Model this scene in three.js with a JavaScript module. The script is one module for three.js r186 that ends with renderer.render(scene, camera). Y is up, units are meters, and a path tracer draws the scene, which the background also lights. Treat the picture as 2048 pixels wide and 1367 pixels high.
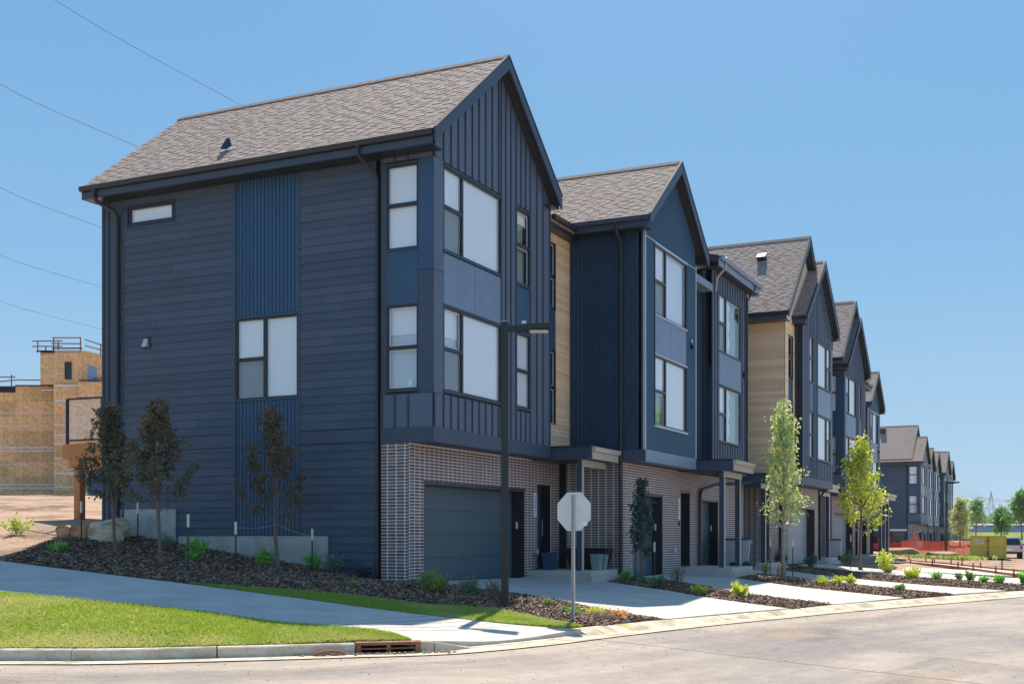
import * as THREE from 'three';
import { mergeGeometries } from 'three/addons/utils/BufferGeometryUtils.js';

// ---------------------------------------------------------------- camera, sky, sun, exposure
const scene = new THREE.Scene();
const renderer = new THREE.WebGLRenderer({ antialias: true });
renderer.toneMapping = THREE.LinearToneMapping;
renderer.toneMappingExposure = 1.55;
renderer.shadowMap.enabled = true;
const camera = new THREE.PerspectiveCamera(THREE.MathUtils.radToDeg(2 * Math.atan(683.5 / 2400)), 2048 / 1367, 0.1, 6000);
camera.position.set(0, 1.75, 0);
camera.rotation.y = THREE.MathUtils.degToRad(25.5);
camera.setViewOffset(2048, 1367, 0, -388.5, 2048, 1367);   // a shift lens: verticals stay upright
camera.updateProjectionMatrix();
scene.add(camera);

const SUN = new THREE.Vector3(-0.235, 1, -0.76).normalize();
{
  const W = 512, Hh = 256, d = new Float32Array(W * Hh * 4), v = new THREE.Vector3();
  const stops = [[0, 0.337, 0.455, 0.546], [4, 0.273, 0.414, 0.546], [12, 0.173, 0.337, 0.523], [24, 0.116, 0.268, 0.482], [45, 0.1, 0.237, 0.446], [90, 0.082, 0.191, 0.391]];
  for (let r = 0; r < Hh; r++) {
    const el = ((r + 0.5) / Hh - 0.5) * 180, e = Math.max(0, el);
    let k = 0; while (k < stops.length - 2 && e > stops[k + 1][0]) k++;
    const a = stops[k], b = stops[k + 1], t = Math.min(1, Math.max(0, (e - a[0]) / (b[0] - a[0])));
    for (let c = 0; c < W; c++) {
      const az = ((c + 0.5) / W - 0.5) * 2 * Math.PI, ce = Math.cos(el * Math.PI / 180);
      v.set(Math.cos(az) * ce, Math.sin(el * Math.PI / 180), Math.sin(az) * ce);
      const g = 0.55 * Math.exp(-Math.pow(Math.acos(THREE.MathUtils.clamp(v.dot(SUN), -1, 1)) / 0.3, 2));
      const o = (r * W + c) * 4;
      for (let q = 0; q < 3; q++) d[o + q] = a[q + 1] + (b[q + 1] - a[q + 1]) * t + g;
      d[o + 3] = 1;
    }
  }
  const sky = new THREE.DataTexture(d, W, Hh, THREE.RGBAFormat, THREE.FloatType);
  sky.mapping = THREE.EquirectangularReflectionMapping; sky.magFilter = THREE.LinearFilter; sky.needsUpdate = true;
  scene.background = sky; scene.environment = sky;
}
const sun = new THREE.DirectionalLight(new THREE.Color().setRGB(1, 0.92, 0.8), 5);
sun.name = 'sun'; sun.position.copy(SUN).multiplyScalar(160).add(new THREE.Vector3(-12, 0, -45)); sun.target.position.set(-12, 0, -45);
sun.castShadow = true; sun.shadow.radius = 1; sun.shadow.mapSize.set(4096, 4096);
Object.assign(sun.shadow.camera, { left: -90, right: 90, top: 90, bottom: -90, near: 1, far: 400 });
scene.add(sun, sun.target);
scene.fog = new THREE.FogExp2(new THREE.Color().setRGB(0.75, 0.85, 0.95), 0.00013);

// ---------------------------------------------------------------- helpers
let seed = 20240611;
const rnd = () => { seed = (seed + 0x6D2B79F5) | 0; let t = Math.imul(seed ^ (seed >>> 15), 1 | seed); t = (t + Math.imul(t ^ (t >>> 7), 61 | t)) ^ t; return ((t ^ (t >>> 14)) >>> 0) / 4294967296; };
const rr = (a, b) => a + (b - a) * rnd();
const gauss = () => (rnd() + rnd() + rnd() + rnd() - 2) * 1.0;
const used = {};
const numbered = (n) => { const k = used[n] ?? 0; used[n] = k + 1; return k ? n + '_' + String(k).padStart(3, '0') : n; };
let ORG = new THREE.Vector3();
function thing(name, label, category, pos, group, kind) {
  const o = new THREE.Group(); o.name = numbered(name); o.position.copy(pos); ORG = o.position.clone();
  o.userData = { label, category }; if (group) o.userData.group = group; if (kind) o.userData.kind = kind;
  scene.add(o); return o;
}
function tag(o, label, category, group, kind) {
  o.name = numbered(o.name); if (label) o.userData.label = label; if (category) o.userData.category = category;
  if (group) o.userData.group = group; if (kind) o.userData.kind = kind; return o;
}
const V = (x, y, z) => new THREE.Vector3(x, y, z);
class MB {
  constructor() { this.p = []; this.n = []; this.u = []; this.c = null; this.cur = null; }
  vert(P, N, uv) { if (this.cur) (this.c ??= []).push(...this.cur); this.p.push(P[0], P[1], P[2]); this.n.push(N[0], N[1], N[2]); this.u.push(uv[0], uv[1]); }
  tri(a, b, c) {
    const ux = b[0] - a[0], uy = b[1] - a[1], uz = b[2] - a[2], vx = c[0] - a[0], vy = c[1] - a[1], vz = c[2] - a[2];
    let n = [uy * vz - uz * vy, uz * vx - ux * vz, ux * vy - uy * vx]; const l = Math.hypot(...n) || 1; n = n.map((q) => q / l);
    const ax = Math.abs(n[0]), ay = Math.abs(n[1]), az = Math.abs(n[2]);
    const uv = (P) => ax >= ay && ax >= az ? [P[2], P[1]] : ay >= az ? [P[0], P[2]] : [P[0], P[1]];
    for (const P of [a, b, c]) this.vert(P, n, uv(P));
    return this;
  }
  quad(a, b, c, d) { this.tri(a, b, c); this.tri(a, c, d); return this; }
  hexa(b, t) { // bottom 4 corners ccw seen from above, top 4
    this.quad(b[3], b[2], b[1], b[0]); this.quad(t[0], t[1], t[2], t[3]);
    for (let i = 0; i < 4; i++) { const j = (i + 1) % 4; this.quad(b[i], b[j], t[j], t[i]); }
    return this;
  }
  box(x0, x1, y0, y1, z0, z1) {
    if (x0 > x1) [x0, x1] = [x1, x0]; if (y0 > y1) [y0, y1] = [y1, y0]; if (z0 > z1) [z0, z1] = [z1, z0];
    const q = (y) => [[x0, y, z1], [x1, y, z1], [x1, y, z0], [x0, y, z0]];
    return this.hexa(q(y0), q(y1));
  }
  // prism along an axis: poly in the two other axes
  prism(axis, poly, a, b) {
    const P = axis === 'x' ? (q, t) => [t, q[1], q[0]] : axis === 'z' ? (q, t) => [q[0], q[1], t] : (q, t) => [q[0], t, q[1]];
    const pts = poly.map((q) => new THREE.Vector2(q[0], q[1])), f = THREE.ShapeUtils.triangulateShape(pts, []);
    let area = THREE.ShapeUtils.area(pts); const flip = (axis === 'z' ? area < 0 : area > 0) !== (a > b);
    for (const [i, j, k] of f) {
      const A = poly[i], B = poly[j], C = poly[k];
      if (flip) { this.tri(P(A, b), P(C, b), P(B, b)); this.tri(P(A, a), P(B, a), P(C, a)); }
      else { this.tri(P(A, b), P(B, b), P(C, b)); this.tri(P(A, a), P(C, a), P(B, a)); }
    }
    for (let i = 0; i < poly.length; i++) {
      const A = poly[i], B = poly[(i + 1) % poly.length];
      if (flip) this.quad(P(A, a), P(A, b), P(B, b), P(B, a)); else this.quad(P(A, a), P(B, a), P(B, b), P(A, b));
    }
    return this;
  }
  tube(pts, rad, seg = 8, caps = true) {
    const R = (i) => Array.isArray(rad) ? rad[i] : rad, vs = pts.map((p) => V(...p)); let prev = null; const rings = [];
    for (let i = 0; i < vs.length; i++) {
      const d = V(0, 0, 0); if (i) d.add(vs[i].clone().sub(vs[i - 1]).normalize()); if (i < vs.length - 1) d.add(vs[i + 1].clone().sub(vs[i]).normalize()); d.normalize();
      let s = prev ? prev.clone().sub(d.clone().multiplyScalar(prev.dot(d))) : V(Math.abs(d.y) > 0.9 ? 1 : 0, Math.abs(d.y) > 0.9 ? 0 : 1, 0).cross(d);
      if (s.lengthSq() < 1e-8) s = V(1, 0, 0).cross(d); s.normalize(); prev = s; const t = d.clone().cross(s);
      rings.push([...Array(seg)].map((_, k) => { const a = k / seg * 2 * Math.PI, n = s.clone().multiplyScalar(Math.cos(a)).addScaledVector(t, Math.sin(a)); return { n: n.toArray(), p: vs[i].clone().addScaledVector(n, R(i)).toArray() }; }));
    }
    for (let i = 0; i + 1 < rings.length; i++) for (let k = 0; k < seg; k++) {
      const A = rings[i][k], B = rings[i][(k + 1) % seg], C = rings[i + 1][(k + 1) % seg], D = rings[i + 1][k];
      for (const q of [A, B, C, A, C, D]) this.vert(q.p, q.n, [k / seg * 0.2, q.p[1]]);
    }
    if (caps) for (const [ring, f] of [[rings[0], 1], [rings[rings.length - 1], 0]]) for (let k = 1; k + 1 < seg; k++) f ? this.tri(ring[0].p, ring[k + 1].p, ring[k].p) : this.tri(ring[0].p, ring[k].p, ring[k + 1].p);
    return this;
  }
  geo(local = true) {
    const g = new THREE.BufferGeometry(), a = new Float32Array(this.p);
    if (local) for (let i = 0; i < a.length; i += 3) { a[i] -= ORG.x; a[i + 1] -= ORG.y; a[i + 2] -= ORG.z; }
    g.setAttribute('position', new THREE.BufferAttribute(a, 3)); g.setAttribute('normal', new THREE.Float32BufferAttribute(this.n, 3)); g.setAttribute('uv', new THREE.Float32BufferAttribute(this.u, 2));
    if (this.c) g.setAttribute('color', new THREE.Float32BufferAttribute(this.c, 3));
    return g;
  }
  build(name, mat, parent, kind) {
    const m = new THREE.Mesh(this.geo(), mat); m.name = name; m.castShadow = m.receiveShadow = true;
    if (kind) m.userData.kind = kind; (parent ?? scene).add(m); return m;
  }
}
const mb = () => new MB();
// a top-level mesh whose geometry is in world metres
function solo(name, b, mat, label, category, group, kind) { ORG = V(0, 0, 0); const m = b.build(name, mat, scene); return tag(m, label, category, group, kind); }

// ---------------------------------------------------------------- textures and materials
function perlinTile(n, per, oct, s0) {
  const out = new Float32Array(n * n); let amp = 1, tot = 0, s = s0;
  for (let o = 0; o < oct; o++) {
    const g = new Float32Array(per * per); const keep = seed; seed = s * 7919 + o * 104729 + 13; for (let i = 0; i < g.length; i++) g[i] = rnd(); seed = keep;
    for (let y = 0; y < n; y++) for (let x = 0; x < n; x++) {
      const fx = x / n * per, fy = y / n * per, ix = fx | 0, iy = fy | 0, u = fx - ix, v = fy - iy, a = u * u * (3 - 2 * u), b = v * v * (3 - 2 * v), jx = (ix + 1) % per, jy = (iy + 1) % per;
      out[y * n + x] += amp * ((g[iy * per + ix] * (1 - a) + g[iy * per + jx] * a) * (1 - b) + (g[jy * per + ix] * (1 - a) + g[jy * per + jx] * a) * b);
    }
    tot += amp; amp *= 0.55; per *= 2;
  }
  for (let i = 0; i < out.length; i++) out[i] /= tot; return out;
}
const NZ = perlinTile(512, 4, 7, 1), NZ2 = perlinTile(512, 8, 6, 2), FINE = perlinTile(512, 64, 3, 3);
const lin2s = (c) => c <= 0.0031308 ? c * 12.92 : 1.055 * Math.pow(c, 1 / 2.4) - 0.055;
function tex(size, metres, fn, srgb = true, metresV) {
  const d = new Uint8Array(size * size * 4);
  for (let y = 0; y < size; y++) for (let x = 0; x < size; x++) {
    const i = ((y * 512 / size) | 0) * 512 + ((x * 512 / size) | 0), c = fn(x / size, y / size, NZ[i], NZ2[i], FINE[i], x, y), o = (y * size + x) * 4;
    for (let q = 0; q < 3; q++) { const val = Array.isArray(c) ? c[q] : c; d[o + q] = 255 * Math.min(1, Math.max(0, srgb ? lin2s(Math.max(0, val)) : val)); } d[o + 3] = 255;
  }
  const t = new THREE.DataTexture(d, size, size); t.wrapS = t.wrapT = THREE.RepeatWrapping; t.magFilter = THREE.LinearFilter; t.minFilter = THREE.LinearMipmapLinearFilter; t.generateMipmaps = true;
  if (srgb) t.colorSpace = THREE.SRGBColorSpace; t.repeat.set(1 / metres, 1 / (metresV ?? metres)); t.needsUpdate = true; return t;
}
const lerp3 = (a, b, t) => [a[0] + (b[0] - a[0]) * t, a[1] + (b[1] - a[1]) * t, a[2] + (b[2] - a[2]) * t];
const sm = (a, b, x) => { const t = Math.min(1, Math.max(0, (x - a) / (b - a))); return t * t * (3 - 2 * t); };
const std = (o) => new THREE.MeshStandardMaterial({ roughness: 0.8, side: THREE.DoubleSide, ...o });
const col = (r, g, b) => new THREE.Color().setRGB(r, g, b);
const T = {
  paint: tex(512, 2.2, (u, v, a, b, f) => 0.86 + 0.2 * (a - 0.5) + 0.22 * (f - 0.5)),
  grainBump: tex(512, 0.6, (u, v, a, b, f, x, y) => 0.5 + 0.5 * (FINE[((y >> 1) * 512 + (x >> 4)) % 262144] - 0.5) + 0.2 * (b - 0.5), false),
  concrete: tex(512, 3.1, (u, v, a, b, f) => lerp3([0.45, 0.405, 0.35], [0.62, 0.575, 0.515], 0.5 + 1.1 * (a - 0.5) + 0.45 * (f - 0.5)).map((c) => c * (b > 0.66 ? 0.93 : 1))),
  oldConcrete: tex(512, 1.7, (u, v, a, b, f) => lerp3([0.3, 0.295, 0.27], [0.52, 0.51, 0.47], sm(0.25, 0.75, a * 0.6 + b * 0.3 + f * 0.2))),
  kerb: tex(512, 1.3, (u, v, a, b, f) => lerp3([0.36, 0.29, 0.2], [0.7, 0.62, 0.5], sm(0.3, 0.7, a * 0.5 + b * 0.3 + f * 0.22))),
  rough: tex(256, 1.9, (u, v, a, b, f) => 0.5 + 0.8 * (f - 0.5) + 0.6 * (b - 0.5), false),
  asphalt: tex(2048, 15, (u, v, a, b, f, x, y) => { // worn paving: streaks run along u, the way wheels go
    const g = FINE[(y % 512) * 512 + (x % 512)], at = (N, p, q) => N[(((q % 512) + 512) % 512) * 512 + ((p % 512) + 512) % 512], w = Math.round(70 * a);
    const st = at(NZ2, (x >> 5) * 2, (y >> 1) + w), st2 = at(NZ, x >> 4, (y >> 1) + w * 2), fineSt = at(FINE, x >> 5, y + w);
    const dust = sm(0.34, 0.7, 0.42 * a + 0.4 * st + 0.18 * b), c = lerp3([0.19, 0.166, 0.152], [0.365, 0.298, 0.24], dust), dirt = sm(0.6, 0.72, 0.6 * st2 + 0.4 * b), mark = 1 - 0.22 * sm(0.56, 0.62, st2) + 0.1 * (fineSt - 0.5), grit = g > 0.72 ? 0.78 : g < 0.3 ? 1.14 : 1;
    return lerp3(c, [0.42, 0.29, 0.185], dirt * 0.6).map((q) => q * mark * grit * (0.85 + 0.3 * f));
  }),
  wood: tex(512, 1.9, (u, v, a, b, f, x, y) => { const g = NZ2[((y * 3) % 512) * 512 + ((x >> 3) % 512)]; return lerp3([0.84, 0.595, 0.37], [0.93, 0.7, 0.47], sm(0.25, 0.75, g * 0.75 + a * 0.25)); }),
  osb: tex(1024, 1.6, (u, v, a, b, f, x, y) => { const g = NZ2[(((x + y) >> 1) % 512) * 512 + (((x - y + 2048) >> 1) % 512)], g2 = NZ2[(((x * 2 + y) >> 2) % 512) * 512 + (((y * 2 - x + 4096) >> 2) % 512)]; return lerp3([0.76, 0.37, 0.13], [0.98, 0.66, 0.33], sm(0.3, 0.7, 0.3 * f + 0.4 * g + 0.3 * g2)); }),
  dirt: tex(512, 6, (u, v, a, b, f) => lerp3([0.2, 0.12, 0.075], [0.56, 0.4, 0.28], sm(0.3, 0.68, a * 0.6 + b * 0.25 + f * 0.25))),
  grass: tex(512, 2.6, (u, v, a, b, f) => lerp3([0.12, 0.14, 0.02], [0.34, 0.32, 0.07], sm(0.25, 0.75, a * 0.5 + f * 0.5))),
  mulch: tex(512, 1.1, (u, v, a, b, f) => lerp3([0.04, 0.024, 0.017], [0.2, 0.12, 0.08], sm(0.35, 0.72, f * 0.7 + b * 0.35))),
  shingle: tex(256, 0.7, (u, v, a, b, f) => 0.68 + 0.55 * (f - 0.5) + 0.25 * (b - 0.5) + 0.18),
  bark: tex(256, 0.25, (u, v, a, b, f) => lerp3([0.1, 0.075, 0.06], [0.27, 0.21, 0.17], a * 0.5 + f * 0.5), true, 0.6),
  stone: tex(512, 1.2, (u, v, a, b, f) => lerp3([0.26, 0.18, 0.12], [0.66, 0.55, 0.4], sm(0.3, 0.7, a * 0.6 + f * 0.25 + b * 0.2))),
};
const tint = (t, r, g, b, o = {}) => std({ map: t, color: col(r, g, b), ...o });
const M = {
  siding: tint(T.paint, 0.076, 0.108, 0.158, { roughness: 0.62, bumpMap: T.grainBump, bumpScale: 0.0015 }),
  siding2: tint(T.paint, 0.068, 0.1, 0.148, { roughness: 0.62, bumpMap: T.grainBump, bumpScale: 0.0015 }),
  siding3: tint(T.paint, 0.086, 0.118, 0.168, { roughness: 0.62, bumpMap: T.grainBump, bumpScale: 0.0015 }),
  sheath: tint(T.paint, 0.03, 0.034, 0.045),
  board: tint(T.paint, 0.128, 0.168, 0.24, { roughness: 0.55 }),
  boardB: tint(T.paint, 0.118, 0.157, 0.226, { roughness: 0.55 }),
  batten: tint(T.paint, 0.06, 0.084, 0.122, { roughness: 0.55 }),
  trim: tint(T.paint, 0.055, 0.085, 0.135, { roughness: 0.5 }),
  panel: tint(T.paint, 0.22, 0.3, 0.42, { roughness: 0.42 }),
  panelBlue: tint(T.paint, 0.036, 0.1, 0.19, { roughness: 0.38 }),
  metal: tint(T.paint, 0.035, 0.078, 0.135, { roughness: 0.36 }),
  metalBlue: tint(T.paint, 0.036, 0.105, 0.2, { roughness: 0.36 }),
  metalFine: tint(T.paint, 0.05, 0.125, 0.2, { roughness: 0.4 }),
  gutter: std({ color: col(0.025, 0.028, 0.034), roughness: 0.35 }),
  litTaupe: tint(T.paint, 0.6, 0.53, 0.45, { roughness: 0.45 }),  // taupe with bounced light mixed into the colour, for street-facing faces
  flash: std({ color: col(0.55, 0.57, 0.62), roughness: 0.35, metalness: 0.3 }),
  frame: std({ color: col(0.018, 0.021, 0.03), roughness: 0.4 }),
  white: std({ color: col(0.82, 0.83, 0.84), roughness: 0.5 }),
  blind: std({ color: col(0.93, 0.93, 0.96), roughness: 0.7 }),
  blindGrey: std({ color: col(0.62, 0.66, 0.72), roughness: 0.8 }),
  curtain: std({ color: col(0.84, 0.86, 0.93), roughness: 0.85 }),
  room: tint(T.paint, 0.36, 0.5, 0.42, { roughness: 0.9 }),
  screen: std({ color: col(0.03, 0.035, 0.04), roughness: 0.9, transparent: true, opacity: 0.28 }),
  glass: new THREE.MeshPhysicalMaterial({ color: col(0.96, 0.98, 0.98), roughness: 0.02, transmission: 1, thickness: 0, ior: 2.2, side: THREE.DoubleSide }),
  tintGlass: new THREE.MeshPhysicalMaterial({ color: col(0.3, 0.36, 0.3), roughness: 0.05, transmission: 1, thickness: 0, ior: 1.6, side: THREE.DoubleSide }),
  mortar: tint(T.paint, 0.93, 0.9, 0.89, { roughness: 0.95 }),
  brick: [[0.23, 0.135, 0.112], [0.165, 0.097, 0.086], [0.28, 0.165, 0.138]].map(([r, g, b]) => tint(T.paint, r, g, b, { roughness: 0.7, bumpMap: T.rough, bumpScale: 0.004 })),
  door: tint(T.paint, 0.08, 0.135, 0.165, { roughness: 0.42 }),
  doorPale: tint(T.paint, 0.36, 0.38, 0.42, { roughness: 0.5 }),
  doorDark: tint(T.paint, 0.03, 0.026, 0.035, { roughness: 0.5 }),
  wood: tint(T.wood, 1.12, 1.12, 1.1, { roughness: 0.6 }),
  woodB: tint(T.wood, 1.0, 0.97, 0.92, { roughness: 0.6 }),
  timber: tint(T.wood, 0.62, 0.36, 0.18, { roughness: 0.75 }),
  roofDeck: tint(T.shingle, 0.05, 0.05, 0.06, { roughness: 0.95 }),
  shingle: [[0.38, 0.285, 0.235], [0.42, 0.32, 0.265], [0.31, 0.23, 0.19], [0.4, 0.305, 0.255], [0.36, 0.275, 0.23]].map(([r, g, b]) => tint(T.shingle, r, g, b, { roughness: 0.95 })),
  concrete: tint(T.concrete, 1, 1, 1, { roughness: 0.9, bumpMap: T.rough, bumpScale: 0.003 }),
  concreteB: tint(T.concrete, 0.94, 0.95, 0.97, { roughness: 0.9, bumpMap: T.rough, bumpScale: 0.003 }),
  foundation: tint(T.oldConcrete, 1, 1, 1, { roughness: 0.95, bumpMap: T.rough, bumpScale: 0.01 }),
  kerb: tint(T.kerb, 0.98, 0.96, 0.92, { roughness: 0.95, bumpMap: T.rough, bumpScale: 0.005 }),
  gutterPan: tint(T.kerb, 0.95, 0.93, 0.88, { roughness: 0.95 }),
  asphalt: tint(T.asphalt, 1, 1, 1, { roughness: 0.93, bumpMap: T.rough, bumpScale: 0.004 }),
  markYellow: tint(T.kerb, 1.3, 1.1, 0.3, { roughness: 0.9 }),
  markRed: std({ color: col(0.6, 0.16, 0.1), roughness: 0.9 }),
  crack: std({ color: col(0.13, 0.11, 0.1), roughness: 1 }),
  dirt: tint(T.dirt, 0.78, 0.72, 0.68, { roughness: 1, bumpMap: T.rough, bumpScale: 0.03 }),
  grassSoil: tint(T.grass, 1, 1, 1, { roughness: 1 }),
  mulchSoil: tint(T.mulch, 1, 1, 1, { roughness: 1, bumpMap: T.rough, bumpScale: 0.03 }),
  blade: new THREE.MeshPhysicalMaterial({ color: col(1, 1, 1), roughness: 0.9, transmission: 0.5, thickness: 0, side: THREE.DoubleSide }),
  chip: std({ color: col(1, 1, 1), roughness: 0.9 }),
  leaf: new THREE.MeshPhysicalMaterial({ vertexColors: true, roughness: 0.9, transmission: 0.5, thickness: 0, side: THREE.DoubleSide }),
  bark: tint(T.bark, 1, 1, 1, { roughness: 0.95 }),
  shingleV: std({ map: T.shingle, vertexColors: true, roughness: 0.95 }),
  barkPale: tint(T.bark, 2.0, 2.0, 1.9, { roughness: 0.95 }),
  stone: tint(T.stone, 1.25, 1.18, 1.08, { roughness: 0.95, bumpMap: T.rough, bumpScale: 0.04 }),
  stoneRed: tint(T.stone, 0.9, 0.62, 0.42, { roughness: 0.95, bumpMap: T.rough, bumpScale: 0.04 }),
  poleDark: std({ color: col(0.022, 0.03, 0.034), roughness: 0.38, metalness: 0.2 }),
  lens: std({ color: col(0.85, 0.8, 0.66), roughness: 0.4 }),
  galv: tint(T.paint, 0.62, 0.62, 0.6, { roughness: 0.42, metalness: 0.55 }),
  signBack: tint(T.paint, 0.8, 0.82, 0.78, { roughness: 0.5, metalness: 0.15 }),
  rust: tint(T.stone, 0.55, 0.3, 0.22, { roughness: 0.9, bumpMap: T.rough, bumpScale: 0.01 }),
  black: std({ color: col(0.012, 0.011, 0.013), roughness: 0.7 }),
  osb: tint(T.osb, 1, 1, 1, { roughness: 0.85 }),
  osbB: tint(T.osb, 1.12, 1.05, 1.0, { roughness: 0.85 }),
  osbC: tint(T.osb, 0.88, 0.84, 0.8, { roughness: 0.85 }),
  tape: std({ color: col(0.8, 0.78, 0.76), roughness: 0.6 }),
  wire: std({ color: col(0.09, 0.09, 0.1), roughness: 0.6 }),
  bin: tint(T.paint, 0.58, 0.64, 0.66, { roughness: 0.6 }),
  binLid: std({ color: col(0.05, 0.065, 0.09), roughness: 0.6 }),
  potBlue: std({ color: col(0.035, 0.07, 0.16), roughness: 0.45 }),
  potGrey: tint(T.oldConcrete, 0.55, 0.72, 0.75, { roughness: 0.7 }),
  yellow: tint(T.paint, 0.85, 0.68, 0.12, { roughness: 0.6 }),
  yellowDark: tint(T.paint, 0.72, 0.57, 0.09, { roughness: 0.65 }),
  orange: new THREE.MeshPhysicalMaterial({ color: col(0.9, 0.1, 0.02), roughness: 0.7, transparent: true, opacity: 0.72, transmission: 0.35, thickness: 0, side: THREE.DoubleSide }),
  red: std({ color: col(0.55, 0.03, 0.03), roughness: 0.4 }),
  orangeRed: std({ color: col(0.75, 0.1, 0.04), roughness: 0.4 }),
  rubber: std({ color: col(0.02, 0.02, 0.022), roughness: 0.9 }),
  darkGlass: std({ color: col(0.02, 0.03, 0.04), roughness: 0.05 }),
  silver: std({ color: col(0.55, 0.57, 0.62), roughness: 0.3, metalness: 0.5 }),
  tail: std({ color: col(0.4, 0.01, 0.02), roughness: 0.2 }),
  stakeWood: tint(T.wood, 0.4, 0.22, 0.15, { roughness: 0.9 }),
  cream: std({ color: col(0.85, 0.78, 0.6), roughness: 0.7 }),
  paleBlue: std({ color: col(0.28, 0.4, 0.58), roughness: 0.6 }),
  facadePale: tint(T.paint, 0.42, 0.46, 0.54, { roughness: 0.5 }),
};

// ---------------------------------------------------------------- ground heights (thin-plate spline through surveyed points)
const CP = [[-18, .32, -10.9], [-24, .7, -10.4], [-13.7, .16, -12.1], [-12.4, .16, -12.7], [-10.3, .16, -14.5], [-9.7, .16, -15.1], [-8.9, .13, -15.75], [-8.5, .05, -17], [-8, .05, -18.3], [-7.73, .1, -19.8], [-7.27, .1, -22.7], [-5.2, .1, -30], [-1.6, .1, -38.7], [4, .1, -48],
  [-10, .28, -15.8], [-11.9, .33, -15.83], [-12.9, .44, -15.9], [-14.2, .52, -16], [-16.1, .63, -16.06], [-18.3, .74, -16.15], [-23, 1, -16.3], [-10.9, .28, -22.5], [-8.8, .1, -21.2], [-15.1, .67, -24.48], [-14.4, .67, -24.48], [-16.93, .97, -24.48], [-18.9, 1.22, -24.48], [-20.35, 1.42, -24.48], [-22, 1.66, -24.48], [-24, 1.95, -24.6], [-28, 2.3, -25],
  [-14.4, .6, -31], [-12.5, .5, -33.8], [-12.45, .52, -39], [-12.6, .5, -45], [-12, .5, -52], [-12, .45, -60], [-12, .4, -70], [-8.5, .2, -26], [-6.5, .2, -34], [2, .1, -55], [2, .1, -70], [-74, 4.65, -70], [-60, 4.6, -85], [-90, 4.6, -58], [-50, 4.1, -55], [-40, 3.5, -43], [-33, 2.9, -34], [-31, 2.1, -25], [-34, 2, -21], [-34, 1.6, -16.3], [-40, 1.7, -10], [-26, 1.9, -21.5], [6, 0, -85], [10, 0, -110], [-10, .3, -85], [-10, .3, -110], [-16, .3, -140], [15, 0, -140], [-30, 3, -60]];
const tps = (() => {
  const n = CP.length, N = n + 3, A = [...Array(N)].map(() => new Float64Array(N + 1)), U = (r2) => r2 > 1e-9 ? r2 * Math.log(r2) * 0.5 : 0;
  for (let i = 0; i < n; i++) {
    for (let j = 0; j < n; j++) A[i][j] = U((CP[i][0] - CP[j][0]) ** 2 + (CP[i][2] - CP[j][2]) ** 2) + (i === j ? 0.3 : 0);
    A[i][n] = A[n][i] = 1; A[i][n + 1] = A[n + 1][i] = CP[i][0]; A[i][n + 2] = A[n + 2][i] = CP[i][2]; A[i][N] = CP[i][1];
  }
  for (let i = 0; i < N; i++) {
    let p = i; for (let r = i + 1; r < N; r++) if (Math.abs(A[r][i]) > Math.abs(A[p][i])) p = r; [A[i], A[p]] = [A[p], A[i]];
    for (let r = 0; r < N; r++) if (r !== i) { const f = A[r][i] / A[i][i]; if (f) for (let c = i; c <= N; c++) A[r][c] -= f * A[i][c]; }
  }
  const w = A.map((row, i) => row[N] / row[i]);
  return (x, z) => { let s = w[n] + w[n + 1] * x + w[n + 2] * z; for (let i = 0; i < n; i++) s += w[i] * U((CP[i][0] - x) ** 2 + (CP[i][2] - z) ** 2); return s; };
})();
const H = (x, z) => { const d = Math.hypot(x + 20, z + 60), f = 1 - sm(75, 200, d); return f <= 0 ? 0.1 : 0.1 + f * (Math.min(5.2, Math.max(0, tps(x, z))) - 0.1); };
// kerb face line, from the lower left corner of the picture round to the far right
const KERB = [[-30, -8.3], [-22, -8.9], [-17.5, -10], [-15, -11.2], [-13.7, -12.08], [-12.44, -12.68], [-11.4, -13.5], [-10.32, -14.46], [-9.7, -15.05], [-8.95, -15.7], [-8.5, -16.7], [-8.12, -18], [-7.85, -19.4], [-7.5, -21], [-7.1, -22.6], [-6.25, -25.5], [-5.15, -29], [-3.4, -33.8], [-1.6, -38.6], [1, -44], [5, -50], [10, -56], [17, -62]];
const kerbCurve = new THREE.CatmullRomCurve3(KERB.map(([x, z]) => V(x, 0, z)), false, 'centripetal');
const KP = kerbCurve.getSpacedPoints(320);
function kerbDist(x, z) { // >0 on the land side
  let best = 1e9, s = 0;
  for (let i = 0; i + 1 < KP.length; i++) {
    const a = KP[i], b = KP[i + 1], dx = b.x - a.x, dz = b.z - a.z, t = Math.min(1, Math.max(0, ((x - a.x) * dx + (z - a.z) * dz) / (dx * dx + dz * dz))), px = a.x + dx * t - x, pz = a.z + dz * t - z, d = px * px + pz * pz;
    if (d < best) { best = d; s = dx * (z - a.z) - dz * (x - a.x); }
  }
  return Math.sqrt(best) * (s > 0 ? -1 : 1);
}
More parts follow.
